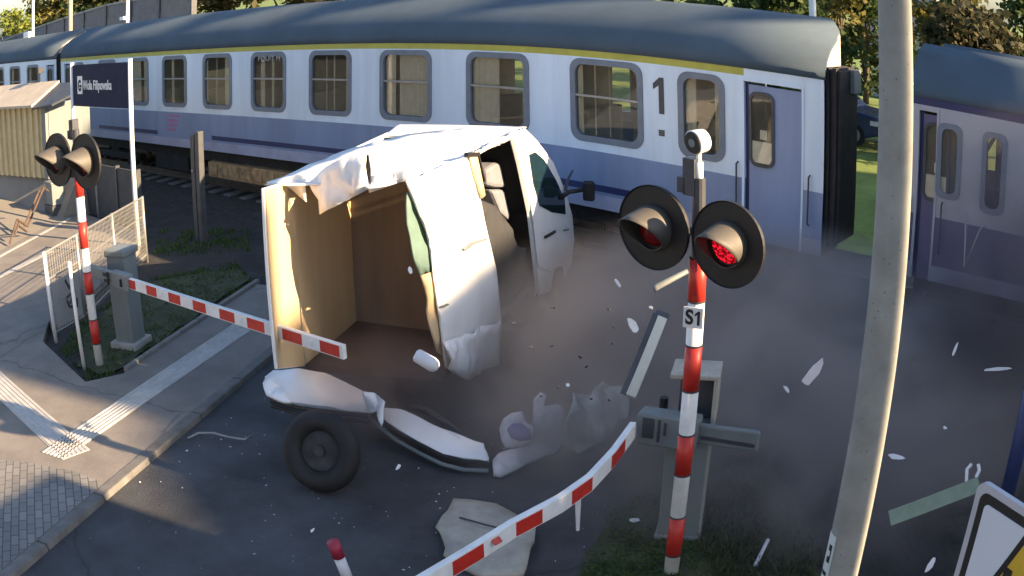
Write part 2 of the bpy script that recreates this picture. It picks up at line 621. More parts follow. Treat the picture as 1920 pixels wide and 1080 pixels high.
# pavement left of the road, with its kerb
pv = [RP(-5.57, -12), RP(-5.57, 12.2), RP(-7.05, 12.2), G(480, 535, PZ), G(232, 700, PZ), G(160, 716, PZ), G(80, 640, PZ), G(92, 600, PZ), (-12.35, 4.75), (-14.9, 7.75), (-15.9, 8.5), (-45, 8.5), (-45, -20), (-14, -14)]
flat('pavement', pv, PZ, M_path, 0.13)
mb = MB()
for k in range(24):                            # kerb stones laid end to end
    a, b = -12 + k * 1.0, -12 + k * 1.0 + 0.985
    mb.hexa([RP(-5.57, a, -.01), RP(-5.42, a, -.01), RP(-5.42, b, -.01), RP(-5.57, b, -.01)], [RP(-5.57, a, PZ + .006), RP(-5.435, a, PZ + .006), RP(-5.435, b, PZ + .006), RP(-5.57, b, PZ + .006)])
tag(mb.build('kerb', M_kerb, bevel=0.012), kind='structure')
# small-stone paving in the near corner
pm = bpy.data.materials.new('paving_blocks')
pm.use_nodes = True
t_ = pm.node_tree
bb = t_.nodes['Principled BSDF']
bb.inputs['Roughness'].default_value = 0.85
ge = t_.nodes.new('ShaderNodeNewGeometry')
mp = t_.nodes.new('ShaderNodeMapping')
mp.inputs['Rotation'].default_value = (0, 0, R(25))
br = t_.nodes.new('ShaderNodeTexBrick')
br.inputs['Scale'].default_value = 5.2
br.inputs['Color1'].default_value = (0.15, 0.152, 0.15, 1)
br.inputs['Color2'].default_value = (0.215, 0.212, 0.205, 1)
br.inputs['Mortar'].default_value = (0.065, 0.065, 0.06, 1)
br.inputs['Mortar Size'].default_value = 0.03
br.inputs['Brick Width'].default_value = 0.9
br.inputs['Row Height'].default_value = 0.45
t_.links.new(ge.outputs['Position'], mp.inputs['Vector'])
t_.links.new(mp.outputs[0], br.inputs['Vector'])
nz = t_.nodes.new('ShaderNodeTexNoise')
nz.inputs['Scale'].default_value = 1.4
nz.inputs['Detail'].default_value = 6
t_.links.new(ge.outputs['Position'], nz.inputs['Vector'])
mr = t_.nodes.new('ShaderNodeMapRange')
mr.inputs['To Min'].default_value = 0.65
mr.inputs['To Max'].default_value = 1.3
t_.links.new(nz.outputs['Fac'], mr.inputs['Value'])
mxx = t_.nodes.new('ShaderNodeVectorMath')
mxx.operation = 'SCALE'
t_.links.new(br.outputs['Color'], mxx.inputs[0])
t_.links.new(mr.outputs[0], mxx.inputs['Scale'])
t_.links.new(mxx.outputs[0], bb.inputs['Base Color'])
bpn = t_.nodes.new('ShaderNodeBump')
bpn.inputs['Strength'].default_value = 0.5
bpn.inputs['Distance'].default_value = 0.01
bpn.invert = True
t_.links.new(br.outputs['Fac'], bpn.inputs['Height'])
t_.links.new(bpn.outputs[0], bb.inputs['Normal'])
pk = [G(x, y, PZ + .004) for x, y in ((-300, 850), (0, 862), (60, 868), (140, 884), (185, 902))]
k0 = G(205, 922, PZ + .004)
s0 = k0.dot(RD)
flat('paving', pk + [RP(-5.575, s0), RP(-5.575, -8), (-14, -10), (-30, -8)], PZ + .004, pm)
# ribbed tactile strips let into the pavement


def tactile(a, b, wd, n=6):
    a, b = Vector(a), Vector(b)
    d = (b - a).normalized()
    s_ = Vector((d.y, -d.x, 0))
    mb = MB()
    mb.hexa([a + s_ * 0, b + s_ * 0, b + s_ * wd, a + s_ * wd], [p + Vector((0, 0, .006)) for p in (a, b, b + s_ * wd, a + s_ * wd)])
    g = wd / n
    for k in range(n):
        u0, u1 = g * (k + 0.18), g * (k + 0.82)
        mb.hexa([a + s_ * u0 + Vector((0, 0, .0055)), b + s_ * u0 + Vector((0, 0, .0055)), b + s_ * u1 + Vector((0, 0, .0055)), a + s_ * u1 + Vector((0, 0, .0055))],
                [p + Vector((0, 0, .013)) for p in (a + s_ * (u0 + .008), b + s_ * (u0 + .008), b + s_ * (u1 - .008), a + s_ * (u1 - .008))])
    return tag(mb.build('tactile_paving', M_tact), kind='structure')


A = G(118, 862, PZ + .001)
tactile(G(500, 600, PZ + .001), A, 0.36)
tactile(A, A + (G(0, 750, PZ + .001) - A) * 1.9, 0.36)
# white edge lines further along the pavement
mb = MB()
for (p, q, wd) in (((-60, 545), (92, 470), .16), ((-60, 512), (128, 410), .10)):
    a, b = G(*p, PZ + .002), G(*q, PZ + .002)
    d = (b - a).normalized()
    s_ = Vector((d.y, -d.x, 0)) * wd
    mb.hexa([a, b, b + s_, a + s_], [x + Vector((0, 0, .005)) for x in (a, b, b + s_, a + s_)])
tag(mb.build('path_edging', M_tact), kind='structure')
# track bed, sleepers, rails
YC = TY + 1.31
mb = MB()
mb.hexa([(-200, YC - 2.2, -.02), (60, YC - 2.2, -.02), (60, YC + 2.2, -.02), (-200, YC + 2.2, -.02)], [(-200, YC - 1.7, .06), (60, YC - 1.7, .06), (60, YC + 1.7, .06), (-200, YC + 1.7, .06)])
tag(mb.build('track_bed', M_ballast), kind='structure')
mb = MB()
for k in range(90):
    x = -50 + k * 0.62
    mb.box(x, x + .24, YC - 1.2, YC + 1.2, .03, .09)
tag(mb.build('sleepers', M_sleeper), kind='structure')
mb = MB()
for s_ in (-.7, .7):
    y = YC + s_
    mb.box(-200, 60, y - .06, y + .06, .09, .11)
    mb.box(-200, 60, y - .012, y + .012, .11, .20)
    mb.box(-200, 60, y - .035, y + .035, .20, .245)
tag(mb.build('rails', M_rail), kind='structure')

# sloping concrete bank of the platform and the platform top behind it
b0, b1 = G(-160, 558, PZ), G(118, 408, PZ)
t1 = Vector((b1.x - .1, b1.y + .5, ZV(100, 342, b1.x - .1, b1.y + .5)))
zt = t1.z
t0 = G(-160, 318, zt)
mb = MB()
mb.hexa([b0 - Vector((0, 0, .2)), b1 - Vector((0, 0, .2)), b1 + Vector((.05, 1.2, -.32)), b0 + Vector((-8, 9, -.32))], [b0, b1, t1, t0])
tag(mb.build('platform_bank', M_bank), kind='structure')

# ================================================================== RAIL COACHES
WF, WP = {}, {}


def window(parent, xc, z0, z1, wd, y, bar=0.55, curtains=((-1, .22), (1, .16)), frost=False, outer=0.02, ring=.13, fm=None):
    h = z1 - z0
    key = (round(wd, 2), round(h, 2), ring)
    loc = Vector((xc, y, (z0 + z1) / 2)) - wloc(parent)
    if key not in WF:
        mb = MB()
        o_, i_ = rrect(wd + outer * 2, h + outer * 2, min(.17, wd * .3)), rrect(wd - ring, h - ring, min(.13, wd * .25))
        n = len(o_)
        rows = []
        for pts, yy in ((o_, .0), (o_, -.014), (i_, -.014), (i_, .05)):
            rows.append([(x, yy, z) for x, z in pts])
        mb.loft(rows, close=True)
        o1 = mb.build('window', fm or M_tframe, None, loc=(0, 0, 0), local=True)
        WF[key] = o1.data
        bpy.data.objects.remove(o1)
        mb = MB()
        mb.box(-wd / 2 + .05, wd / 2 - .05, .022, .030, -h / 2 + .05, h / 2 - .05)
        o1 = mb.build('pane', M_frost if frost else M_glass, None, loc=(0, 0, 0), local=True)
        WP[key] = o1.data
        bpy.data.objects.remove(o1)
    f = link('window', WF[key], parent, loc)
    link('pane', WP[key], f)
    if bar:
        mb = MB()
        zz = -h / 2 + h * bar
        mb.box(-wd / 2 + .06, wd / 2 - .06, -.004, .02, zz - .016, zz + .016)
        mb.build('crossbar', M_steel, f, local=True)
    if curtains:
        for sd_, cw in curtains:
            mb = MB()
            n = max(6, int(cw / .03))
            xs = [sd_ * (wd / 2 - .03) - sd_ * cw * k / n for k in range(n + 1)]
            rows = [[(x, .055 + .012 * math.sin(k * 1.9), zz) for k, x in enumerate(xs)] for zz in (-h / 2 - .02, h / 2 + .02)]
            mb.loft(rows)
            mb.build('curtain', M_curt, f, local=True)
    return f


def coach(label, x0, x1, wins, doors, stripe, stripe_x1, ridge=3.93, bogies=True, white=M_tw, violet=M_tv, rake=0.0):
    xm = (x0 + x1) / 2
    t = thing('rail_coach', label, 'rail coach', (xm, YC, 0), 'coaches of the passing train')
    Y0, Y1 = TY, TY + 2.62
    ops = sorted([(c - w_ / 2 + .03, c + w_ / 2 - .03, z0 + .03, z1 - .03) for (c, w_, z0, z1, *_r) in wins] + [(a, b, 1.0, 3.02) for a, b in doors])
    def xe(y, xa):                              # the end of the coach may be raked back on its far side
        return xa - rake * max(0.0, y - Y0 - .62) if xa == x1 else xa
    RK = rake * 2.0
    mb = MB()
    layers = [(1.0, 1.19, 2), (1.19, 1.778, 1), (1.778, 3.085, 0), (3.085, 3.18, 3)]

    def colm(xa, xb, holes, ya, yb):
        for za, zb, mi in layers:
            segs = [(za, zb)]
            for h0, h1 in holes:
                new = []
                for a, b in segs:
                    if h1 <= a or h0 >= b:
                        new.append((a, b))
                    else:
                        if h0 > a: new.append((a, h0))
                        if h1 < b: new.append((h1, b))
                segs = new
            for a, b in segs:
                m_ = mi
                if mi == 3 and (xa + xb) / 2 > stripe_x1:
                    m_ = 0
                mb.box(xa, xb, ya, yb, a, b, m_)
    xs = [x0]
    for (a, b, z0, z1) in ops:
        colm(xs[-1], a, [], Y0, Y0 + .05)
        colm(a, b, [(z0, z1)], Y0, Y0 + .05)
        xs.append(b)
    colm(xs[-1], x1, [], Y0, Y0 + .05)
    mb.build('side_wall', [white, violet, M_tsk, stripe], t)
    mb = MB()
    xs = [x0]
    for (a, b, z0, z1) in ops:
        if b > x1 - RK:
            break
        colm(xs[-1], a, [], Y1 - .05, Y1)
        colm(a, b, [(z0, z1)], Y1 - .05, Y1)
        xs.append(b)
    colm(xs[-1], x1 - RK, [], Y1 - .05, Y1)
    prof = [(0, 3.181), (.015, 3.30), (.08, 3.44), (.22, 3.58), (.45, 3.70), (.75, 3.80), (1.05, ridge - .035), (1.31, ridge)]
    prof = [(Y0 - .01 + a, z + (ridge - 3.93) * (z - 3.18) / .75 if z < ridge - .05 else z) for a, z in prof]
    prof = prof + [(2 * YC - y, z) for y, z in prof[::-1][1:]]
    mb.build('side_wall', [white, violet, M_tsk, stripe], t)
    mb = MB()
    nx = 14
    mb.loft([[(x0 - .02 + (xe(y, x1) - x0 + .04) * k / nx, y, z) for y, z in prof] for k in range(nx + 1)])
    rf = mb.build('roof', M_troof, t, smooth=True, solid=0.04)
    for xa, s_ in ((x0, 1), (x1, -1)):
        mb = MB()
        yy = sorted({Y0 + .012, Y0 + .62, Y1 - .012} | {y for y, z in prof if Y0 + .02 < y < Y1 - .02})

        def zr(y):
            for (ya, za), (yb, zb) in zip(prof, prof[1:]):
                if ya <= y <= yb:
                    return za + (zb - za) * (y - ya) / max(1e-6, yb - ya)
            return 3.2
        mb.loft([[(xe(y, xa), y, 1.0) for y in yy], [(xe(y, xa), y, 3.30) for y in yy], [(xe(y, xa), y, max(3.31, zr(y) - .012)) for y in yy]])
        ew_ = mb.build('end_wall', [M_tend, M_rubber], t, solid=.03)
        for p_ in ew_.data.polygons:
            p_.material_index = 1 if p_.center.z < 3.28 else 0
    mb = MB()                                   # interior: floor, corridor wall, compartment walls
    mb.box(x0 + .1, x1 - .1 - RK, Y0 + .06, Y1 - .06, 1.12, 1.20, 1)
    mb.box(x0 + .1, x1 - .1 - RK, Y0 + .06, Y1 - .06, 3.12, 3.16, 0)
    cs = sorted(c for (c, w_, *_r) in wins if w_ > .8)
    for i, c in enumerate(cs):
        mb.box(c - .93 + .35, c + .93 - .02, Y0 + 1.5, Y0 + 1.53, 1.2, 3.12)
        mb.box(c - .96, c - .93, Y0 + .08, Y0 + 1.5, 1.2, 3.12)
        for s_ in (-1, 1):                      # seat backs
            mb.box(c + s_ * .80 - .1, c + s_ * .80 + .1, Y0 + .15, Y0 + 1.4, 1.3, 2.25, 2)
    mb.build('interior', [M_int, M_intd, M_curt], t)
    for (c, w_, z0, z1, *rest) in wins:
        kw = rest[0] if rest else {}
        window(t, c, z0, z1, w_, Y0, **kw)
    for a, b in doors:
        mb = MB()
        mb.box(a + .055, b, Y0 + .03, Y0 + .07, 1.0, 2.98)
        mb.box(a + .30, b - .01, Y0 + .026, Y0 + .03, 1.02, 2.97)
        d = mb.build('door', violet, t)
        mb = MB()                               # surround, raised a little
        mb.box(a - .035, a, Y0 - .012, Y0, 1.0, 3.06)
        mb.box(b, b + .03, Y0 - .012, Y0, 1.0, 3.06)
        mb.box(a, b, Y0 - .012, Y0, 3.02, 3.06)
        mb.build('door_surround', white, d)
        mb = MB()
        mb.box(a, a + .055, Y0 + .045, Y0 + .06, 1.0, 3.0)
        mb.build('door_seal', M_tnavy, d)
        wx = a + .075 + .17
        wf_ = window(d, wx, 1.95, 2.90, .36, Y0 + .016, bar=None, curtains=None, outer=0.0, ring=.07, fm=M_dgrey)
        wf_.children[0].location = (0, -.020, 0)
        mb = MB()
        mb.box(wx - .15, wx + .15, Y0 + .0215, Y0 + .026, 1.98, 2.87, 0)
        mb.box(wx - .14, wx + .14, Y0 + .0195, Y0 + .0215, 2.0, 2.27, 1)
        mb.box(wx - .03, wx + .07, Y0 + .0195, Y0 + .0215, 2.30, 2.42, 1)
        mb.build('blind', [M_int2, M_curt], wf_)
        for hx in (a - .10, b + .12):
            mb = MB()
            mb.tube([(hx, Y0, 1.35), (hx, Y0 - .05, 1.37), (hx, Y0 - .05, 1.95), (hx, Y0, 1.97)], .012, 8)
            mb.build('handle', M_dgrey, d)
        for zz in (.48, .78):
            mb = MB()
            mb.box(a + .05, b - .05, Y0 - .05, Y0 + .22, zz, zz + .03)
            mb.build('step', M_dgrey, d)
    for xa, s_ in ((x0, -1), (x1, 1)):           # gangway bellows, buffers
        mb = MB()
        for k in range(4):
            o = xa + s_ * (.004 + .05 * k)
            g = .03 * (k % 2)
            yr = (Y0 + .74) if (rake and s_ > 0) else Y1 - .10
            mb.box(min(o, o + s_ * .05), max(o, o + s_ * .05), Y0 + .05 + g, yr - g, 1.14 + g, 3.34 - g)
        bw_ = mb.build('bellows', M_rubber, t)
        if rake and s_ > 0:
            mb = MB()
            mb.box(xa + .20, xa + .26, Y0 + .45, Y0 + .72, 3.02, 3.32)
            mb.build('end_box', M_grey, bw_)
        for yb in (() if (rake and s_ > 0) else (YC - .85, YC + .85)):
            mb = MB()
            xq = xe(yb, xa)
            mb.tube([(xq, yb, .95), (xq + s_ * .38, yb, .95)], .07, 12)
            mb.tube([(xq + s_ * .38, yb, .95), (xq + s_ * .42, yb, .95)], .2, 16)
            mb.build('buffer', M_under, t)
    mb = MB()
    mb.box(x0 + .1, x1 - .1 - RK, Y0 + .25, Y1 - .25, .72, 1.0)
    for k, (bx, bw) in enumerate(((.30, 1.6), (.42, 1.1), (.62, 1.8))):
        cx = x0 + (x1 - x0) * bx
        mb.box(cx - bw / 2, cx + bw / 2, Y0 + .22, Y0 + .9, .40, .75)
    mb.build('underframe', M_under, t)
    if bogies:
        for bx in (x0 + 3.0, x1 - 3.0):
            mb = MB()
            for s_ in (-1, 1):
                yy = YC + s_ * .95
                mb.box(bx - 1.5, bx + 1.5, yy - .06, yy + .06, .42, .60)
                for wx in (-1.15, 1.15):
                    mb.box(bx + wx - .18, bx + wx + .18, yy - .10, yy + .10, .30, .58)
            mb.box(bx - .25, bx + .25, YC - .95, YC + .95, .42, .72)
            bg_ = mb.build('bogie', M_under, t, bevel=.02)
            for wx in (-1.15, 1.15):
                for s_ in (-1, 1):
                    mb = MB()
                    yy = YC + s_ * .70
                    mb.tube([(bx + wx, yy - .06, .665), (bx + wx, yy + .06, .665)], .42, 28)
                    mb.tube([(bx + wx, yy - .08 * s_, .665), (bx + wx, yy - .05 * s_, .665)], .45, 28)
                    mb.build('wheel', M_rail, bg_)
    return t


M_int2 = mat('dim_vestibule', (0.10, 0.085, 0.055), 0.7, 0.35, 3)
P = 1.8628
X0 = -7.79
C1 = ((-1, .20), (1, .14))
cur = [((-1, .13), (-.42, .07), (.05, .30)), ((-1, .52), (1, .10)), ((-1, .26), (1, .70)), ((-.30, .10), (.15, .16), (1, .14)), ((-.6, .22), (.25, .3), (1, .08)), ((-1, .1), (-.2, .18), (1, .3)), ((-.4, .30), (1, .16)), ((-1, .6), (1, .3)), C1]
wins = [(X0 - P * i, 1.12, 1.915, 3.045, dict(curtains=cur[i])) for i in range(9)]
wins += [(-6.325, .66, 1.93, 3.02, dict(bar=None, curtains=((-1, .2), (1, .12)), ring=.13)), (-24.6, .66, 1.93, 3.02, dict(bar=None, curtains=None, frost=True))]
c1 = coach('white and violet coach with grey roof and yellow stripe, black 1 beside its end window', -26.05, -4.548, wins, [(-5.69, -4.86), (-25.75, -24.98)], M_tyel, -5.75, rake=.62)
# lettering and stripes on that coach
one = ((-.035, -.24), (.045, -.24), (.045, .25), (-.02, .25), (-.12, .16), (-.12, .08), (-.035, .14))
mb = MB()
mb.prism([(-6.93 + x, TY - .005, 2.66 + z) for x, z in one], (0, .005, 0))
mb.build('class_number', M_dgrey, c1)
text('lettering', '\u2261', .16, (-6.93, TY - .006, 2.16), (1, 0, 0), (0, 0, 1), M_dgrey, c1, bold=.006)
text('lettering', 'PQUIT M', .14, (X0 - 4 * P + .55 - .50, TY - .016, 2.93), (1, 0, 0), (0, 0, 1), M_tact, c1, sx=1.35)
for xa, xb in ((-17.35, -12.6), (-23.3, -19.85), (-12.4, -7.25)):
    mb = MB()
    mb.box(xa, xb, TY - .004, TY, 1.235, 1.325)
    mb.build('stripe', M_tnavy, c1)
M_pink = mat('faded_pink', (0.32, 0.17, 0.33), 0.5, 0.1)
mb = MB()
for k, (a, b) in enumerate(((1.66, 1.72), (1.54, 1.62), (1.44, 1.51), (1.34, 1.41))):
    mb.box(-19.35, -18.75 - .06 * k, TY - .004, TY, a, b)
mb.build('emblem', M_pink, c1)
# box of rusty equipment hung under the floor
mb = MB()
mb.box(-17.7, -14.7, TY + .10, TY + .8, .42, .74)
for k in range(7):
    mb.box(-17.6 + k * .42, -17.3 + k * .42, TY + .075, TY + .10, .48, .70)
mb.build('equipment_box', M_rustbox, c1, bevel=.015)
w3 = [(-27.6 - 1.0 - P * i, 1.12, 1.915, 3.045) for i in range(6)]
coach('far violet and white coach at the left end of the train, behind the cream shelter', -47.5, -26.45, w3, [(-27.3, -26.6)], M_tw, -90)
w2 = [(-2.80, .34, 2.02, 2.92, dict(bar=None, curtains=None, outer=0)), (-2.18, .34, 1.95, 2.92, dict(bar=None, curtains=None, outer=0))] + [(.2 + P * i, 1.12, 1.915, 3.045) for i in range(8)]
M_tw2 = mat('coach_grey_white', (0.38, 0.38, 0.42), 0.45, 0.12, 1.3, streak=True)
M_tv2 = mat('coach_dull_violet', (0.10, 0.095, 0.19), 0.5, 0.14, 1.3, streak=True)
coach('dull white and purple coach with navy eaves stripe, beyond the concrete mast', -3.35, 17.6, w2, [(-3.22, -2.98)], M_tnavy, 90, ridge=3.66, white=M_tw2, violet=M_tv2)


# ================================================================== THE WRECKED VAN
VK = 0.90                                       # lifted clear of the road by the blow


def vs(p):
    return CAM + (Vector(p) - CAM) * VK


_va = R(21)
VW = Vector((math.cos(_va), math.sin(_va), 0))   # across the van, to its right side
VF = Vector((-math.sin(_va), math.cos(_va), 0))  # towards its nose
V0 = vs((-8.83, 6.4, 0))
V0.z = 0
WV = 1.62
ZR = vs((0, 0, 2.15)).z
ZB = 0.44


def VP(a, b, z):
    return V0 + VW * a + VF * b + Vector((0, 0, z))


def onR(x, y, off=0.0): return PL(x, y, V0 + VW * (WV + off), VW)
def onB(x, y, off=0.0): return PL(x, y, V0 + VF * off, VF)
def onT(x, y, off=0.0): return G(x, y, ZR + off)


van = thing('cargo_van', 'white cargo van torn open at the rear and thrown up against the train', 'van', (V0 + VW * .8 + VF * 1.8))
# side panel with the torn rear edge, roof with its flaps
sheet('side_panel', [onR(*p) for p in ((763, 337), (800, 328), (870, 294), (890, 330), (903, 400), (918, 460), (930, 520), (938, 600), (938, 640), (926, 676), (872, 712), (850, 700), (836, 690), (827, 640), (823, 560), (816, 490), (801, 430), (781, 380))],
      M_vanw, van, .025, .028, 0.9, .14, .012, 3)
sheet('crushed_sill', [onR(x, y, .07) for x, y in ((832, 640), (880, 625), (938, 600), (944, 650), (930, 682), (878, 712), (852, 704), (838, 690))], M_vanw, van, .02, .08, 2.6, .09, .012, 5)
sheet('top_rail', [onR(*p) for p in ((868, 296), (900, 279), (985, 238), (966, 257), (900, 286))], M_vanw, van, .03, .01, 2, .15)
sheet('roof', [onT(*p) for p in ((500, 346), (560, 323), (640, 286), (700, 266), (760, 254), (850, 243), (905, 238), (985, 237), (960, 254), (895, 286), (800, 334), (763, 337), (728, 345), (690, 352), (650, 330), (600, 342), (540, 347))],
      M_vanw, van, .02, .035, 0.9, .2, .012, 11)
sheet('torn_flap', [onB(x, y, -.10) for x, y in ((574, 345), (612, 312), (655, 290), (690, 288), (694, 352), (668, 366), (632, 384), (602, 402), (594, 376))], M_vanw, van, .015, .09, 1.9, .09, .012, 21)
sheet('torn_flap', [onB(x, y, -.03) for x, y in ((500, 345), (540, 330), (576, 325), (573, 380), (560, 366), (546, 354), (524, 347))], M_vanw, van, .012, .05, 3.0, .08, .01, 33)
sheet('torn_flap', [onB(x, y, .02) for x, y in ((690, 330), (775, 318), (763, 337), (742, 344), (722, 352), (694, 361))], M_vanw, van, .012, .03, 3.0, .08, .01, 41)
sheet('hanging_strip', [onB(x, y, .02) for x, y in ((523, 348), (529, 352), (531, 380), (527, 386))], M_ply, van, .01, .01, 3, .06)
sheet('crack', [onB(x, y, -.125) for x, y in ((680, 291), (691, 290), (696, 318), (694, 350), (688, 330))], M_black, van, .006, .03, 5, .05, .004, 9)
for cr in (((868, 466), (888, 452), (912, 446), (913, 450), (890, 458), (872, 471)), ((826, 574), (838, 569), (843, 571), (830, 578)), ((880, 628), (900, 640), (918, 632), (919, 636), (900, 646), (882, 634))):
    sheet('crease', [onR(x, y, .03) for x, y in cr], M_grey, van, .004, 0, 1, .05)
# load space: outer wall, plywood lining, floor, bulkhead
REAR = 0.14
mb = MB()
mb.hexa([VP(.20, REAR, ZB), VP(.23, REAR, ZB), VP(.05, 3.0, ZB), VP(.02, 3.0, ZB)], [VP(.18, REAR, ZR - .02), VP(.21, REAR, ZR - .02), VP(.03, 3.0, ZR - .02), VP(0, 3.0, ZR - .02)])
mb.build('left_wall', M_vanw, van, bevel=.01)
mb = MB()
mb.hexa([VP(.234, REAR + .01, ZB + .02), VP(.25, REAR + .01, ZB + .02), VP(.17, 1.5, ZB + .02), VP(.15, 1.5, ZB + .02)], [VP(.214, REAR + .01, ZR - .04), VP(.23, REAR + .01, ZR - .04), VP(.15, 1.5, ZR - .04), VP(.13, 1.5, ZR - .04)])
mb.build('plywood_lining', M_ply, van)
# left rear door, swung out and lined with plywood, its free edge towards the camera
fe_ = VP(.40, -.66, 0)
hg_ = VP(.24, .12, 0)
fz = (ZV(503, 352, fe_.x, fe_.y), ZV(527, 692, fe_.x, fe_.y))
dn = (fe_ - hg_).cross(Vector((0, 0, 1))).normalized()
if dn.dot(VW) < 0: dn = -dn
mb = MB()
mb.hexa([hg_ + Vector((0, 0, ZB)), fe_ + Vector((0, 0, fz[1])), fe_ + Vector((0, 0, fz[1])) - dn * .035, hg_ + Vector((0, 0, ZB)) - dn * .035], [hg_ + Vector((0, 0, ZR - .03)), fe_ + Vector((0, 0, fz[0])), fe_ + Vector((0, 0, fz[0])) - dn * .035, hg_ + Vector((0, 0, ZR - .03)) - dn * .035])
rd_ = mb.build('rear_door', M_vanw, van, bevel=.008)
mb = MB()
h2, f2q = hg_.lerp(fe_, .02), hg_.lerp(fe_, .985)
mb.hexa([h2 + Vector((0, 0, ZB + .01)), f2q + Vector((0, 0, fz[1] + .01)), f2q + Vector((0, 0, fz[1] + .01)) + dn * .012, h2 + Vector((0, 0, ZB + .01)) + dn * .012], [h2 + Vector((0, 0, ZR - .05)), f2q + Vector((0, 0, fz[0] - .01)), f2q + Vector((0, 0, fz[0] - .01)) + dn * .012, h2 + Vector((0, 0, ZR - .05)) + dn * .012])
mb.build('plywood_lining', M_ply, rd_)
mb = MB()
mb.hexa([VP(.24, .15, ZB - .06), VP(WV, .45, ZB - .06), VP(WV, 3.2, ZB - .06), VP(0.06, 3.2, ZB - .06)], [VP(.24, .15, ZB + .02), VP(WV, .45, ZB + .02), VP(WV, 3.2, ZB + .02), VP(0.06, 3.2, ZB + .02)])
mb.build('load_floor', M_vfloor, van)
mb = MB()
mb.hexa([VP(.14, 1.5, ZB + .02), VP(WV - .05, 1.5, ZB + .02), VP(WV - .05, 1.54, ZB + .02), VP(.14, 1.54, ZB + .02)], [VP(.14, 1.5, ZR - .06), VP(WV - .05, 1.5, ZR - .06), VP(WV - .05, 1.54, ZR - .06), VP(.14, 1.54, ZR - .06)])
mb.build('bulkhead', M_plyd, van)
sheet('lining_scrap', [onR(x, y, -.05) for x, y in ((764, 360), (782, 384), (802, 432), (818, 490), (822, 512), (796, 508), (788, 520), (772, 470), (764, 420))], M_teal, van, .015, .02, 3, .1)
sheet('lining_scrap', [onR(x, y, -.04) for x, y in ((786, 516), (824, 506), (827, 580), (830, 668), (818, 660), (804, 620), (800, 560))], M_ply, van, .015, .03, 3, .1)
# cab
prof = [onR(*p) for p in ((964, 258), (985, 237), (1010, 262), (1040, 302), (1062, 355), (1075, 400), (1079, 450), (1073, 500), (1052, 540), (1014, 556), (1005, 480), (996, 400), (977, 310))]
mb = MB()
mb.prism(prof, -VW * (WV - .02))
mb.build('cab', M_vanw, van, bevel=.05)
mb = MB()
mb.prism([onR(x, y, .012) for x, y in ((984, 262), (1010, 274), (1038, 306), (1060, 356), (1071, 400), (1074, 448), (1062, 494), (1030, 510), (1010, 500), (1001, 420), (990, 330))], -VW * .02)
dr = mb.build('door', M_vanw, van, bevel=.008)
mb = MB()
mb.prism([onR(x, y, .022) for x, y in ((993, 290), (1004, 285), (1021, 300), (1044, 340), (1059, 374), (1061, 402), (1036, 398), (1013, 386), (1001, 345))], -VW * .012)
mb.build('window', M_vglass, dr)
mb = MB()
mb.bar(onR(1022, 445, .03), onR(1041, 434, .03), .02, .03)
mb.build('handle', M_black, dr)
mb = MB()
mb.bar(onR(1057, 432, .03), onR(1066, 430, .03), .012, .02)
mb.build('side_light', M_grey, dr)
mb = MB()                                       # windscreen on the slope of the nose
a0, a1 = onR(1012, 266), onR(1058, 345)
nrm = (a1 - a0).cross(VW).normalized()
if nrm.z < 0: nrm = -nrm
mb.hexa([a0 - VW * .1, a1 - VW * .1, a1 - VW * (WV - .12), a0 - VW * (WV - .12)], [p + nrm * .012 for p in (a0 - VW * .1, a1 - VW * .1, a1 - VW * (WV - .12), a0 - VW * (WV - .12))])
mb.build('windscreen', M_vglass, van)
sheet('pillar_edge', [onR(x, y, .03) for x, y in ((879, 292), (893, 290), (909, 366), (903, 372), (890, 335))], M_cream, van, .02, 0, 1, .2)
mb = MB()
mb.bar(onR(874, 290, .04), onR(897, 289, .04), .04, .04)
mb.bar(onR(897, 289, .04), onR(909, 340, .04), .015, .02)
mb.build('door_runner', M_black, van)
sheet('corner_lobe', [G(x, y, z) for x, y, z in ((496, 722, .44), (506, 712, .47), (524, 722, .46), (540, 742, .42), (546, 754, .38), (522, 754, .36), (502, 744, .38))], M_vanw, b1_, .03, .05, 5, .06) if False else None
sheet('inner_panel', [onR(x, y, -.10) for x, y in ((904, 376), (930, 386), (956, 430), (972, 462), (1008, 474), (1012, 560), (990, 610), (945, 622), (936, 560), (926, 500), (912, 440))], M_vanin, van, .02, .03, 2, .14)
mb = MB()
mb.prism([onR(x, y, -.22) for x, y in ((912, 318), (930, 306), (960, 300), (970, 312), (975, 345), (968, 352), (930, 352), (914, 348))], -VW * .35)
mb.prism([onR(x, y, -.24) for x, y in ((922, 356), (972, 354), (988, 440), (940, 400))], -VW * .4)
mb.build('seat', M_seat, van, bevel=.04)
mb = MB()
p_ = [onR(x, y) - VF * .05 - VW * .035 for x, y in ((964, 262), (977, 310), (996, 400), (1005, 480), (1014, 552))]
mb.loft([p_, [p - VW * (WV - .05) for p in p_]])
mb.build('cab_lining', M_dark, van)  # dark sheet over the lit cab back, standing for shade
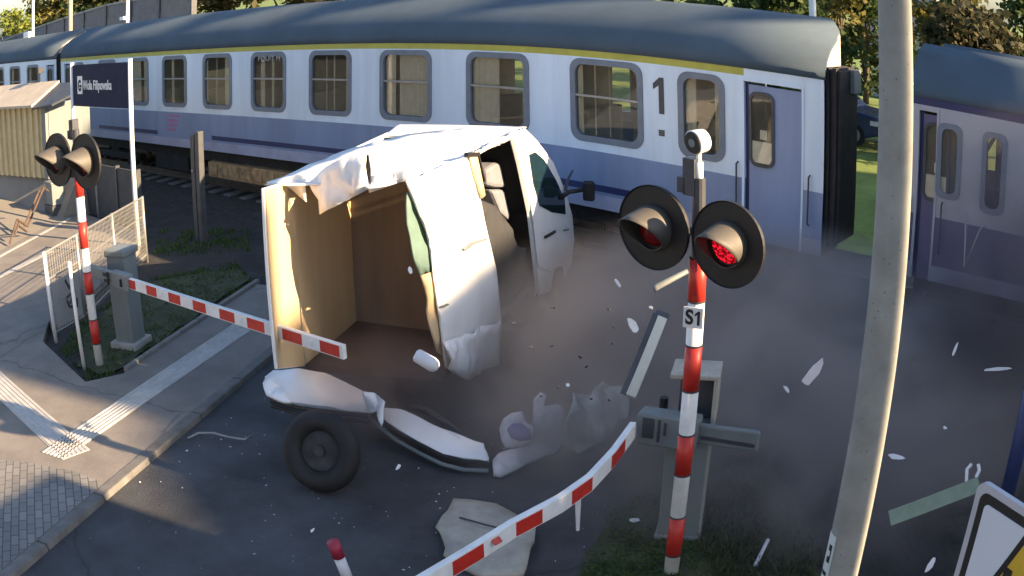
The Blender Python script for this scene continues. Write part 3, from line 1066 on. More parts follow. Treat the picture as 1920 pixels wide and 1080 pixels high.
# mirror on its arm, wheels
mb = MB()
mb.tube([onR(1050, 372, .02), onR(1066, 360, .10), onR(1092, 356, .25)], .03, 8)
ma = mb.build('mirror_arm', M_black, van, smooth=True)
mb = MB()
mb.obox(onR(1104, 358, .28), VW, (0, 0, 1), VF, .075, .13, .05)
mb.build('mirror', M_black, ma, bevel=.03)
mb = MB()
mb.tube([onR(1060, 358, .05), onR(1064, 338, .06), onR(1074, 319, .08)], [.022, .018, .012], 8)
mb.build('aerial', M_dgrey, van)
for (cx, cy, off) in ((1046, 536, -.18), (1046, 536, -1.42)):
    c = onR(cx, cy, 0) + VW * off
    mb = MB()
    mb.tube([c, c + VW * .18], .30, 26)
    wh = mb.build('wheel', M_rubber, van, bevel=.03)
    mb = MB()
    mb.tube([c + VW * .181, c + VW * .19], .18, 18)
    mb.build('rim', M_steel, wh)

# ================================================================== WRECKAGE


def strip3(rows, zs):
    return [[G(x, y, z) for (x, y), z in zip(r, zs)] for r in rows]


# the rear of the van, torn off and bent: two pieces
def bent(name, label, cat, top, bot, zt_, zb_, m, thick=.018, bulge=.03, lip=True):
    T = [G(x, y, z) for (x, y), z in zip(top, zt_)]
    B_ = [G(x, y, z) for (x, y), z in zip(bot, zb_)]
    fine = lambda pp: [pp[i].lerp(pp[i + 1], k / 5) for i in range(len(pp) - 1) for k in range(5)] + [pp[-1]]
    T, B_ = fine(T), fine(B_)
    rows = []
    for u, o_, dz in ((0, -.05, -.05), (.02, .0, .0), (.3, .0, bulge * .7), (.6, .0, bulge), (.86, .0, bulge * .5), (.98, .0, .0), (1.0, -.015, -.03), (1.0, -.07, -.045)):
        r = []
        for i, (a, b) in enumerate(zip(T, B_)):
            p = a.lerp(b, u)
            out = (CAM - p)
            out.z = 0
            out.normalize()
            e = min(i, len(T) - 1 - i)
            jag = .03 * noise.noise(Vector((u * 9, i * 3.1, 4))) * (e < 2)
            p = p + out * o_ + Vector((0, 0, dz + .022 * noise.noise(p * 3.2))) + (T[-1] - T[0]).normalized() * jag
            r.append(p)
        rows.append(r)
    mb = MB()
    mb.loft(rows)
    o = mb.build(name, m, smooth=False, solid=thick)
    for p_ in o.data.polygons:
        p_.use_smooth = True
    o.data.set_sharp_from_angle(angle=R(32))
    return tag(o, label, cat)


b1_ = bent('torn_bumper', 'larger white torn bumper panel lying under the open rear of the van', 'bumper',
           [(497, 705), (512, 691), (560, 690), (610, 698), (650, 714), (682, 733)], [(500, 738), (520, 752), (565, 757), (610, 763), (650, 770), (686, 774)],
           [.48, .50, .50, .50, .48, .48], [.40, .36, .34, .34, .34, .36], M_vanw)
mb = MB()
ps = [G(x, y, .34) for x, y in ((508, 750), (560, 765), (620, 773), (690, 780))]
mb.tube(ps, .025, 8)
mb.tube([p - Vector((0, 0, .06)) for p in ps], .02, 8)
mb.build('trim', M_black, b1_)
sheet('torn_edge', [G(x, y, z) for x, y, z in ((684, 735, .62), (700, 736, .60), (716, 752, .55), (722, 790, .42), (716, 800, .4), (706, 770, .46), (698, 772, .44), (690, 774, .40))], M_vanw, b1_, .02, .05, 6, .06)
sheet('corner_lobe', [G(x, y, z) for x, y, z in ((494, 722, .50), (503, 711, .52), (522, 720, .50), (536, 738, .46), (546, 756, .42), (522, 756, .40), (500, 744, .43))], M_vanw, b1_, .03, .06, 5, .06, .008, 61)
b2_ = bent('bent_door_sill', 'narrower white bent panel with dark seal on the road beside the torn bumper', 'panel',
           [(716, 762), (750, 766), (790, 783), (830, 804), (870, 818), (908, 832)], [(716, 786), (745, 806), (785, 828), (830, 850), (870, 860), (915, 864)],
           [.34, .32, .28, .26, .24, .24], [.26, .22, .18, .16, .14, .14], M_vanw, .018, .02)
mb = MB()
ps = [G(x, y, z) for x, y, z in ((700, 776, .28), (745, 812, .19), (785, 834, .15), (830, 856, .13), (870, 866, .11), (916, 868, .11))]
mb.tube(ps, .028, 8)
mb.build('rubber_seal', M_rubber, b2_)
mb = MB()
mb.tube([p + Vector((.03, -.04, -.055)) for p in ps], .02, 8)
mb.build('trim', M_grey, b2_)
mb = MB()
ps = [G(x, y, .30) for x, y in ((768, 762), (800, 770), (840, 795), (862, 808))]
mb.tube(ps, [.03, .035, .03, .01], 8)
tag(mb.build('bent_rail', M_dgrey, smooth=True), 'dark bent rail with pale end behind the narrow white panel', 'metal rail')
# torn-off wheel
c = G(602, 846, .36)
ax = Vector((.45, -.80, .42)).normalized()
wt = thing('torn_off_wheel', 'dark dusty wheel rolling on the road below the torn bumper', 'wheel', c)


def torus(mb, c, ax, R0, r0, n=30, k=10):
    u = ax.orthogonal().normalized()
    v = ax.cross(u)
    rows = []
    for i in range(n + 1):
        a = 2 * math.pi * i / n
        d = u * math.cos(a) + v * math.sin(a)
        rows.append([c + d * (R0 + r0 * math.cos(2 * math.pi * j / k)) + ax * (r0 * 1.15 * math.sin(2 * math.pi * j / k)) for j in range(k)])
    mb.loft(rows, close=True)


mb = MB()
torus(mb, c, ax, .27, .10)
mb.build('tyre', M_rubber, wt, smooth=True)
mb = MB()
mb.tube([c - ax * .06, c + ax * .02, c + ax * .03], [.2, .2, .09], 24)
mb.tube([c + ax * .03, c + ax * .06], .05, 12)
mb.build('rim', mat('dusty_rim', (0.045, 0.044, 0.047), .9, .5, 5), wt)

# white pieces of bodywork and lining thrown out of the van


def torn(name, label, cat, pts, m, thick, crumple, seed, freq=2.5):
    o = sheet(name, [G(x, y, z) for x, y, z in pts], m, None, thick, crumple, freq, .07, .014, seed)
    return tag(o, label, cat)


torn('bodywork_piece', 'long white broken piece of bodywork between the bent panel and the barrier boom', 'wreckage',
     [(922, 868, .08), (934, 852, .12), (975, 845, .13), (1002, 830, .14), (1046, 822, .14), (1056, 836, .10), (1042, 850, .08), (990, 868, .05), (940, 892, .03), (926, 888, .04)], M_lilac, .07, .05, 51)
bp_ = torn('white_cowl', 'short white cowl with a purple inside, behind the long white piece of bodywork', 'cowl',
           [(938, 802, .30), (944, 783, .38), (958, 773, .42), (976, 775, .42), (986, 790, .36), (1000, 800, .32), (999, 828, .20), (975, 838, .16), (948, 840, .15), (940, 826, .2)], M_lilac, .05, .07, 52, 3.5)
sheet('inner_lining', [G(x, y, z) for x, y, z in ((952, 805, .36), (961, 793, .42), (978, 794, .42), (995, 806, .38), (997, 822, .30), (976, 827, .28), (958, 822, .30))], M_purple, bp_, .03, .05, 4, .06, .01, 53)
torn('bodywork_piece', 'upright white torn piece with one raised finger beside the grey-green film', 'wreckage',
     [(1000, 836, .14), (998, 800, .26), (1003, 748, .50), (1011, 732, .58), (1022, 738, .56), (1020, 762, .44), (1044, 758, .46), (1056, 768, .42), (1062, 800, .28), (1063, 834, .14)], M_lilac, .035, .09, 54, 3.0)
fl = sheet('plastic_film', [G(x, y, z) for x, y, z in ((1062, 790, .45), (1078, 735, .62), (1108, 742, .62), (1130, 716, .66), (1172, 722, .62), (1182, 760, .48), (1168, 800, .32), (1120, 830, .22), (1086, 850, .14), (1058, 832, .18))], M_film, None, .01, .22, 4.0, .09, .03, 2)
tag(fl, 'crumpled dusty grey-green plastic film beside the raised boom end', 'plastic film')
bd = sheet('torn_board', [G(x, y, .06) for x, y in ((852, 938), (905, 946), (955, 960), (1004, 985), (998, 1030), (984, 1078), (950, 1082), (905, 1076), (868, 1060), (834, 1042), (832, 1010), (819, 988), (838, 962))], M_board, None, .05, .03, 2.5, .12, .03, 8)
tag(bd, 'pale torn board with ragged edges lying on the road under the boom', 'board')
mb = MB()
mb.tube([G(862, 970, .10), G(915, 985, .105), G(950, 993, .11)], .008, 6)
mb.build('crack', M_dgrey, bd)

# small pieces in the air and on the ground
def shard(label, p, d, l, wd, m, th=.012, cat='debris', up=None, n=7, seed=0, name='flying_shard'):
    rnd = random.Random(seed)
    p, d = Vector(p), Vector(d).normalized()
    nn_ = (CAM - p).normalized() + Vector((rnd.uniform(-.3, .3), rnd.uniform(-.3, .3), rnd.uniform(-.2, .4)))
    s_ = d.cross(nn_).normalized()
    nn_ = s_.cross(d).normalized()
    pts = []
    for k in range(n):
        a = 2 * math.pi * k / n
        r_ = rnd.uniform(.62, 1.15)
        pts.append(p + d * math.cos(a) * l / 2 * r_ + s_ * math.sin(a) * wd / 2 * r_)
    mb = MB()
    mb.prism(pts, nn_ * th)
    return tag(mb.build(name, m, bevel=.003), label, cat, 'pieces of wreckage flung through the air')


def pdir(x0, y0, x1, y1, dist):
    a, b = DI(x0, y0, dist), DI(x1, y1, dist)
    return (a + b) / 2, b - a, (b - a).length


for i, (x0, y0, x1, y1, dist, wpx, m, lab) in enumerate((
        (1178, 594, 1196, 628, 8.0, 17, M_white, 'oval white shard in the air left of the striped signal post'),
        (1152, 523, 1166, 541, 8.5, 8, M_lilac, 'tiny white sliver in the air below the wing mirror'),
        (1548, 670, 1500, 730, 7.5, 22, M_lilac, 'long white spoon-shaped shard in the air left of the mast'),
        (1796, 640, 1786, 670, 7.0, 8, M_white, 'small white sliver falling right of the concrete mast'),
        (1845, 694, 1908, 690, 7.0, 8, M_lilac, 'thin flat white sliver near the blue post'),
        (1660, 854, 1696, 860, 6.5, 10, M_lilac, 'short pale sliver just right of the concrete mast'),
        (1768, 800, 1776, 806, 6.6, 7, M_lilac, 'tiny pale speck right of the mast'),
        (742, 884, 752, 868, 6.5, 8, M_lilac, 'small pale chip above the road below the white bent panel'),
        (1470, 722, 1480, 738, 7.0, 9, M_lilac, 'tiny white chip beside the spoon-shaped shard'),
        (1217, 573, 1224, 580, 7.6, 7, M_white, 'tiny white chip above the oval shard'),
        (1062, 718, 1068, 726, 7.2, 7, M_white, 'tiny white chip above the plastic film'),
        (766, 498, 771, 515, 7.4, 8, M_white, 'tiny white chip in front of the open van'),
        (1735, 1076, 1758, 1040, 5.0, 14, M_lilac, 'pale stick low in the air at the bottom right'),
        (582, 1000, 590, 990, 6.0, 6, M_lilac, 'faint pale chip above the road at the bottom left'))):
    p, d, l = pdir(x0, y0, x1, y1, dist)
    shard(lab, p, d, l, wpx / 1850 * dist, m, seed=i)
rnd_ = random.Random(5)
for k in range(16):                             # small dark bits hanging in the dust
    x, y = rnd_.uniform(960, 1190), rnd_.uniform(470, 760)
    a = rnd_.uniform(0, 3.1)
    p, d, l = pdir(x, y, x + 9 * math.cos(a), y + 9 * math.sin(a), rnd_.uniform(7.0, 8.2))
    o = shard('tiny dark chip in the dust between the van and the striped signal post', p, d, l * rnd_.uniform(.6, 1.5), l * .5, rnd_.choice((M_dgrey, M_black, M_rubber)), .006, 'debris', seed=200 + k, n=5, name='dark_chip')
    o['group'] = 'dark chips in the dust right of the van'
gv, gf = [], []
for k in range(260):                            # glass and plastic grit strewn over the road
    p = RP(rnd_.uniform(-5.3, -1.0), rnd_.gauss(7.2, 1.1), .006)
    r_ = rnd_.choice((.005, .006, .008, .014)) * rnd_.uniform(.7, 1.3)
    a = rnd_.uniform(0, 6.28)
    n0 = len(gv)
    for q in range(4):
        rr = r_ * rnd_.uniform(.5, 1.2)
        gv.append((p.x + rr * math.cos(a + q * 1.57), p.y + rr * math.sin(a + q * 1.57), p.z + rnd_.uniform(0, .012)))
    gf.append((n0, n0 + 1, n0 + 2, n0 + 3))
gm = bpy.data.meshes.new('road_grit')
gm.from_pydata(gv, [], gf)
for m in (mat('glass_grit', (.45, .5, .5), .2), M_dgrey, M_lilac):
    gm.materials.append(m)
for p_ in gm.polygons:
    p_.material_index = rnd_.choice((0, 0, 1, 1, 2))
tag(link('road_grit', gm), kind='stuff')
p, d, l = pdir(778, 664, 822, 690, 7.6)
mb = MB()
mb.tube([p - d * .5, p - d * .42, p + d * .25, p + d * .4, p + d * .5], [.03, .05, .055, .045, .02], 12)
tag(mb.build('white_bottle', M_lilac, smooth=True), 'rounded white bottle in the air at the lower corner of the van', 'bottle', 'pieces of wreckage flung through the air')
p, d, l = pdir(1228, 540, 1290, 508, 7.0)
mb = MB()
mb.tube([p - d * .55, p - d * .45, p + d * .5], [.03, .022, .016], 8)
tag(mb.build('pale_rod', M_grey, smooth=True), 'pale rod in the air behind the left signal disc', 'rod', 'pieces of wreckage flung through the air')
p, d, l = pdir(1668, 972, 1836, 908, 5.2)
mb = MB()
mb.bar(p - d * .5, p + d * .5, .085, .02, up=(CAM - p))
tag(mb.build('green_board', M_green, bevel=.004), 'long greyish-green board in the air right of the mast', 'board', 'pieces of wreckage flung through the air')
for (a, b, c_, lab) in (((1812, 905), (1813, 880), (1822, 870), 'left pale curled strip at the end of the green board'), ((1830, 895), (1836, 882), (1834, 870), 'right pale curled strip at the end of the green board')):
    mb = MB()
    mb.tube([DI(*a, 5.2), DI(*b, 5.2), DI(*c_, 5.2)], .011, 6)
    tag(mb.build('curled_strip', M_lilac), lab, 'strip', 'pieces of wreckage flung through the air')
mb = MB()
mb.tube([DI(1811, 400, 9.5), DI(1808, 500, 9.5), DI(1838, 430, 9.5), DI(1846, 424, 9.5)], .014, 6)
tag(mb.build('bent_wire', M_grey), 'pale V-shaped wire in front of the purple coach', 'wire', 'pieces of wreckage flung through the air')
mb = MB()
mb.tube([G(x, y, z) for x, y, z in ((352, 822, .03), (372, 812, .05), (400, 812, .06), (430, 820, .06), (458, 824, .06), (470, 818, .05))], .012, 6)
tag(mb.build('loose_cable', M_steel, smooth=True), 'thin pale cable curling on the road by the kerb', 'cable')
mb = MB()
mb.tube([G(1416, 1060, .06), G(1440, 1012, .12)], .016, 6)
tag(mb.build('white_stick', M_lilac), 'thin white stick lying in the grass right of the striped post', 'stick')
shard('small white chip lying on the grass below the right barrier machine', G(1190, 975, .06), (1, .3, .1), .10, .05, M_white, seed=77, name='white_chip')
mb = MB()
p0, p1 = G(624, 1016, .42), G(655, 1092, .02)
mb.tube([p0, p0.lerp(p1, .35)], .05, 12, 0)
mb.tube([p0.lerp(p1, .35), p1], .045, 12, 1)
tag(mb.build('fallen_marker', [mat('faded_red', (.33, .02, .05), .5, .2), M_lilac], smooth=True), 'red-topped white marker stick standing askew on the road at the bottom edge', 'marker stick')


# ================================================================== CROSSING SIGNALS AND BARRIERS
M_wall2 = mat('dark_panel', (0.055, 0.058, 0.065), .8, .2, 3)


def azv(a):
    return Vector((math.sin(R(a)), math.cos(R(a)), 0))


def signal(label, x, y, az, zs, zlamp, plate=None, bell=None, BR=.33, SEP=.335):
    """striped post; zs = band limits from the ground up, white first"""
    t = thing('level_crossing_signal', label, 'crossing signal', (x, y, 0), 'flashing light signals at the crossing')
    n = azv(az)
    rt = azv(az - 90)
    r = .058
    mb = MB()
    mb.tube([(x, y, -.05), (x, y, zs[-1])], r, 20, 0)
    mb.build('post', M_white, t, smooth=True)
    mb = MB()
    for a, b in zip(zs[1::2], zs[2::2]):
        mb = MB()
        mb.tube([(x, y, a), (x, y, b)], r + .002, 20)
        mb.build('red_band', M_red, t, smooth=True)
    for b in zs[1:-1]:
        mb = MB()
        mb.tube([(x, y, b - .006), (x, y, b + .006)], r + .005, 20)
        mb.build('clamp_ring', M_dgrey, t)
    mb = MB()
    mb.tube([(x, y, zs[-1] - .02), (x, y, zlamp + .36)], r * .8, 14)
    mb.obox(Vector((x, y, zlamp + .36)) - rt * .05, rt, (0, 0, 1), n, .045, .12, .05)
    mb.tube([Vector((x, y, zlamp)) - rt * SEP, Vector((x, y, zlamp)) + rt * SEP], .028, 10)
    mb.obox(Vector((x, y, zlamp + .30)) + rt * -.11, rt, (0, 0, 1), n, .03, .05, .05)
    mb.build('head_bracket', M_dgrey, t)
    for s_, lit in ((-1, False), (1, True)):
        c = Vector((x, y, zlamp)) + rt * (SEP * s_) + n * .10
        mb = MB()                                # backboard with a turned rim
        mb.loft([ellipse(c, rt, Vector((0, 0, 1)), a, a, 40) for a in (.001, BR * .965)] + [ellipse(c + n * .012, rt, Vector((0, 0, 1)), BR, BR, 40), ellipse(c - n * .018, rt, Vector((0, 0, 1)), BR, BR, 40), ellipse(c - n * .012, rt, Vector((0, 0, 1)), BR * .9, BR * .9, 40), ellipse(c - n * .06, rt, Vector((0, 0, 1)), BR * .45, BR * .45, 40), ellipse(c - n * .12, rt, Vector((0, 0, 1)), .12, .12, 40), ellipse(c - n * .12, rt, Vector((0, 0, 1)), .001, .001, 40)], close=True)
        bdp = mb.build('backboard', M_black, t)
        rows = []
        NH = 40
        HR = BR * .56
        for j in range(6):
            row = []
            for k in range(NH):
                a = 2 * math.pi * k / NH
                L = BR * 1.05 * max(.14, (.52 + .50 * math.sin(a)))
                q = j / 5
                row.append(c + n * (.004 + L * q) + rt * math.cos(a) * (HR - .018 * q) + Vector((0, 0, math.sin(a) * (HR - .018 * q) - .03 * q * L / .3)))
            rows.append(row)
        mb = MB()
        mb.loft(rows, close=True)
        mb.build('hood', M_hood, bdp, smooth=True, solid=.006)
        mb = MB()
        mb.loft([ellipse(c + n * (.006 + .035 * math.cos(g_)), rt, Vector((0, 0, 1)), .43 * BR * math.sin(g_) + .0005, .43 * BR * math.sin(g_) + .0005, 28) for g_ in (1.57, 1.2, .8, .4, 0.0)], close=True)
        mb.build('red_lamp', M_lit if (lit and plate) else M_lens, bdp, smooth=True)
    if plate:
        c = Vector((x, y, plate[1])) + n * (r + .008)
        pu = azv(plate[2])
        pr = azv(plate[2] - 90)
        c = Vector((x, y, plate[1])) + pu * (r + .010)
        mb = MB()
        mb.obox(c, pr, (0, 0, 1), pu, .070, .070, .004)
        pl = mb.build('number_plate', M_white, t, bevel=.003)
        text('lettering', plate[0][0], .135, c + pu * .007 - pr * .026, pr, (0, 0, 1), M_black, pl, sx=.92, bold=.004, depth=.002)
        mb = MB()
        mb.prism([c + pu * .0045 + pr * (.036 + x) + Vector((0, 0, z)) for x, z in ((-.006, -.046), (.012, -.046), (.012, .048), (-.002, .048), (-.024, .028), (-.024, .012), (-.006, .026))], pu * .003)
        mb.build('lettering', M_black, pl)
    if bell:
        top = Vector((x, y, bell))
        mb = MB()
        mb.tube([(x, y, zlamp + .30), top], .019, 12)
        mb.tube([(x, y, zlamp + .30), (x, y, zlamp + .46)], .03, 12)
        mb.build('bell_pipe', M_polew, t, smooth=True)
        bn = azv(196)
        bn.z = -.12
        bn.normalize()
        u = bn.orthogonal().normalized()
        v = bn.cross(u)
        mb = MB()
        mb.loft([ellipse(top + bn * o, u, v, a, a, 28) for o, a in ((-.06, .001), (-.06, .05), (-.045, .074), (.05, .080), (.055, .074))], close=True)
        be = mb.build('bell', M_polew, t, smooth=False)
        mb = MB()
        mb.loft([ellipse(top + bn * o, u, v, a, a, 28) for o, a in ((.05, .075), (.062, .07), (.062, .035), (.05, .033), (.05, .001))], close=True)
        mb.build('bell_face', M_black, be)
        mb = MB()
        mb.tube([top + bn * .048, top + bn * .066], .03, 14)
        mb.build('bell_centre', M_grey, be)
    return t


signal('crossing signal with S1 plate, bell on top and one glowing red lamp', -3.21, 5.60, 182,
       [0, .18, .53, .89, 1.21, 1.54, 1.86, 2.16, 2.44], 2.605, plate=('S1', 2.065, 164), bell=3.20, BR=.275, SEP=.29)
signal('farther crossing signal on striped post beside the mesh fence at the left', -10.66, 4.74, 170,
       [0, .29, .60, .93, 1.20, 1.50, 1.82, 2.13, 2.46], 2.58)


def boom(mb_w, mb_r, pts, hgt, thk, reds, n_up=(0, 0, 1)):
    """a flat white boom along pts, with red blocks; reds = list of (from, to) in metres along it"""
    pts = [Vector(p) for p in pts]
    L = [0]
    for a, b in zip(pts, pts[1:]):
        L.append(L[-1] + (b - a).length)

    def at(s):
        for i in range(len(pts) - 1):
            if s <= L[i + 1] or i == len(pts) - 2:
                return pts[i].lerp(pts[i + 1], (s - L[i]) / (L[i + 1] - L[i]))

    def rows(s0, s1, gap):
        ss = sorted({s0, s1} | {x for x in L if s0 < x < s1})
        rr = []
        for s in ss:
            p = at(s)
            d = (at(min(L[-1], s + .02)) - at(max(0, s - .02))).normalized()
            sd_ = d.cross(Vector((0, 0, 1))).normalized()
            g = thk / 2 + gap
            h_ = hgt / 2 - (0.012 if gap else 0)
            rr.append([p + sd_ * g + Vector((0, 0, h_)), p - sd_ * g + Vector((0, 0, h_)), p - sd_ * g - Vector((0, 0, h_)), p + sd_ * g - Vector((0, 0, h_))])
        return rr
    r = rows(0, L[-1], 0)
    mb_w.loft(r, close=True)
    mb_w.add(r[0], [(0, 1, 2, 3)])
    mb_w.add(r[-1], [(3, 2, 1, 0)])
    for a, b in reds:
        r = rows(a, b, .003)
        q = MB()
        q.loft(r, close=True)
        q.add(r[0], [(0, 1, 2, 3)])
        q.add(r[-1], [(3, 2, 1, 0)])
        mb_r.append(q)
    return at


# left barrier
ZL = 1.05
p0, p1 = G(236, 528, ZL), G(646, 660, ZL)
bl = thing('level_crossing_barrier', 'farther barrier with its intact red and white boom across the road below the torn van', 'barrier', (-10.95, 5.42, 0), 'barriers closing the road')
c = Vector((-10.97, 5.44, 0))
zt_ = ZV(245, 470, c.x, c.y)
mb = MB()
mb.obox(c + Vector((0, 0, zt_ / 2)), RN, RD, (0, 0, 1), .155, .155, zt_ / 2)
pd = mb.build('pedestal', M_grey, bl, bevel=.015)
mb = MB()
mb.obox(c + Vector((0, 0, zt_ + .02)), RN, RD, (0, 0, 1), .185, .175, .045)
mb.build('cap', M_grey, pd, bevel=.02)
mb = MB()
mb.obox(c + Vector((0, 0, .04)), RN, RD, (0, 0, 1), .22, .22, .05)
mb.build('base', M_conc, pd, bevel=.01)
d = (p1 - p0).normalized()
mw, mr_ = MB(), []
Lb = (p1 - p0).length
xs_red = ((240, 257), (278, 297), (320, 342), (366, 390), (416, 444), (468, 500), (534, 570), (604, 640))


def along(x):
    y = 528 + (660 - 528) * (x - 236) / (646 - 236)
    return max(0, (G(x, y, ZL) - p0).dot(d))


boom(mw, mr_, [p0, p1], .13, .05, [(along(a), along(b)) for a, b in xs_red])
bo = mw.build('boom', M_white, bl, bevel=.006)
for q in mr_:
    q.build('red_block', M_red, bo)
for x in (306, 456, 586):
    s_ = p0 + d * along(x)
    nn_ = (CAM - s_)
    nn_.z = 0
    nn_.normalize()
    mb = MB()
    mb.tube([s_ + nn_ * .02, s_ + nn_ * .045], .032, 14)
    mb.build('boom_lamp', M_polew, bo)
mb = MB()
mb.bar(p0 + d * .12, p0 - d * .30, .12, .20)
mb.bar(p0 - d * .25, p0 - d * .95, .06, .16)
hb = mb.build('counterweight_arm', M_grey, bl, bevel=.02)
nn_ = Vector((d.y, -d.x, 0))
mb = MB()
for s0, s1, z0, z1 in ((-.36, -.33, -.08, .08), (-.46, -.36, .02, .06), (-.44, -.36, -.05, -.02), (-.04, -.01, -.05, .04)):
    a, b = p0 + d * s0 + nn_ * .062, p0 + d * s1 + nn_ * .062
    mb.hexa([a + Vector((0, 0, z0)), b + Vector((0, 0, z0)), b + Vector((0, 0, z1)), a + Vector((0, 0, z1))], [q + nn_ * .02 for q in (a + Vector((0, 0, z0)), b + Vector((0, 0, z0)), b + Vector((0, 0, z1)), a + Vector((0, 0, z1)))])
mb.build('locking_bracket', M_black, hb)

# right barrier, its boom bent towards the camera by the van
br_ = thing('level_crossing_barrier', 'nearer barrier with its boom bent and swung along the road beside the S1 post', 'barrier', (-3.52, 6.2, 0), 'barriers closing the road')
c = Vector((-3.52, 6.20, 0))
zc = 1.02
mb = MB()
mb.obox(c + Vector((0, 0, zc / 2)), RN, RD, (0, 0, 1), .17, .17, zc / 2)
pd = mb.build('pedestal', M_grey, br_, bevel=.015)
mb = MB()
mb.obox(c + RN * .174 - RD * .15 + Vector((0, 0, zc / 2 + .02)), RN, RD, (0, 0, 1), .012, .02, zc / 2)
mb.obox(c - RN * .0 + Vector((0, 0, .02)), RN, RD, (0, 0, 1), .19, .19, .02)
mb.build('corner_strip', M_conc, pd)
h0, h1 = G(1200, 796, 1.0), G(1424, 828, 1.0)
d = (h1 - h0).normalized()
sdv = Vector((d.y, -d.x, 0))
mb = MB()
mb.bar(h0, h0 + d * .48, .16, .26)
mb.bar(h0 + d * .42, h1, .05, .17)
arm = mb.build('counterweight_arm', M_grey, br_, bevel=.02)
mb = MB()
a = h0 + d * .50 + sdv * .027
mb.bar(a - Vector((0, 0, .02)), h1 + sdv * .027 - Vector((0, 0, .03)) - d * .03, .012, .028)
for s0, s1, z0, z1 in ((.05, .14, -.06, .10), (.17, .19, -.08, .10), (.22, .24, -.02, .08)):
    a, b = h0 + d * s0 + sdv * .082, h0 + d * s1 + sdv * .082
    mb.bar((a + b) / 2 + Vector((0, 0, z0)), (a + b) / 2 + Vector((0, 0, z1)), .012, s1 - s0, up=d)
mb.build('locking_bracket', M_dgrey, arm)
mb = MB()
q = c + Vector((0.0, .02, zc))                  # sprung-open hood frame on top
mb.obox(q + Vector((0, 0, .19)) + RN * .165, RN, RD, (0, 0, 1), .018, .15, .19)
mb.obox(q + Vector((0, 0, .385)), RN, RD, (0, 0, 1), .19, .16, .018)
mb.build('hood_frame', M_board, pd, bevel=.008)
mb = MB()
mb.obox(q + Vector((0, .05, .18)), RN, RD, (0, 0, 1), .145, .06, .18)
mb.build('drive_unit', M_dgrey, pd, bevel=.01)
mb = MB()
mb.tube([q + Vector((-.28, 0, .0)), q + Vector((-.28, 0, .10))], .035, 10)
mb.build('cable_gland', M_black, pd)
pts = [G(x, y, 1.0) for x, y in ((1186, 806), (1150, 856), (1105, 905), (1050, 944), (960, 992), (880, 1042), (790, 1096))]
pts.append(pts[-1] + (pts[-1] - pts[-2]) * .6)
mw, mr_ = MB(), []
LL = [0]
for a, b in zip(pts, pts[1:]):
    LL.append(LL[-1] + (b - a).length)


def near(x):
    xs = [1186, 1150, 1105, 1050, 960, 880, 790]
    for i in range(len(xs) - 1):
        if xs[i] >= x >= xs[i + 1]:
            return LL[i] + (LL[i + 1] - LL[i]) * (xs[i] - x) / (xs[i] - xs[i + 1])
    return 0


boom(mw, mr_, pts, .13, .05, [(near(a), near(b)) for a, b in ((1165, 1140), (1104, 1066), (1010, 962), (900, 842))])
bo = mw.build('boom', M_white, br_, bevel=.006)
for q in mr_:
    q.build('red_block', M_red, bo)
for x, y in ((1039, 946), (932, 1014)):
    s_ = G(x, y, 1.0)
    nn_ = (CAM - s_).normalized()
    mb = MB()
    ddx = (G(x + 10, y - 6, 1.0) - s_).normalized()
    mb.obox(s_ + nn_ * .04, ddx, nn_.cross(ddx), nn_, .036, .022, .012)
    mb.build('boom_lamp', M_dgrey if x > 1000 else M_red, bo, bevel=.006)
mb = MB()
sp = G(1084, 926, .93)
mb.tube([sp, sp + Vector((.01, 0, -.30))], [.022, .012], 10)
mb.build('support_fork', M_lilac, bo)
bp0, bp1 = G(1182, 744, .95), DI(1242, 596, (G(1182, 744, .95) - CAM).length + .25)
mb = MB()
mb.bar(bp0, bp1, .095, .05, up=(CAM - bp0).cross(bp1 - bp0) * -1 + (CAM - bp0) * .4)
mb = MB()
_d = (bp1 - bp0)
_n = (CAM - (bp0 + bp1) / 2).normalized()
_l = _d.cross(_n).normalized()
_n = _l.cross(_d).normalized()
mb.obox((bp0 + bp1) / 2, _d, _l, _n, _d.length / 2, .042, .025)
bs = tag(mb.build('broken_boom', M_film if False else mat('boom_back', (.56, .56, .48), .5, PZ), bevel=.005), 'snapped-off pale boom end standing up behind the bent boom', 'barrier boom')
dd = (bp1 - bp0).normalized()
lf = dd.cross(CAM - bp0).normalized()
mb = MB()
for sgn in (1, -1):
    pass
lft = lf if lf.dot(AX_R) < 0 else -lf
mb.bar(bp0 + lft * .062, bp1 + lft * .062 + dd * .01, .02, .055, up=lft)
mb.bar(bp1 + dd * .015 - lft * .05, bp1 + dd * .015 + lft * .07, .03, .06, up=dd)
mb.build('edge_strip', M_dgrey, bs)

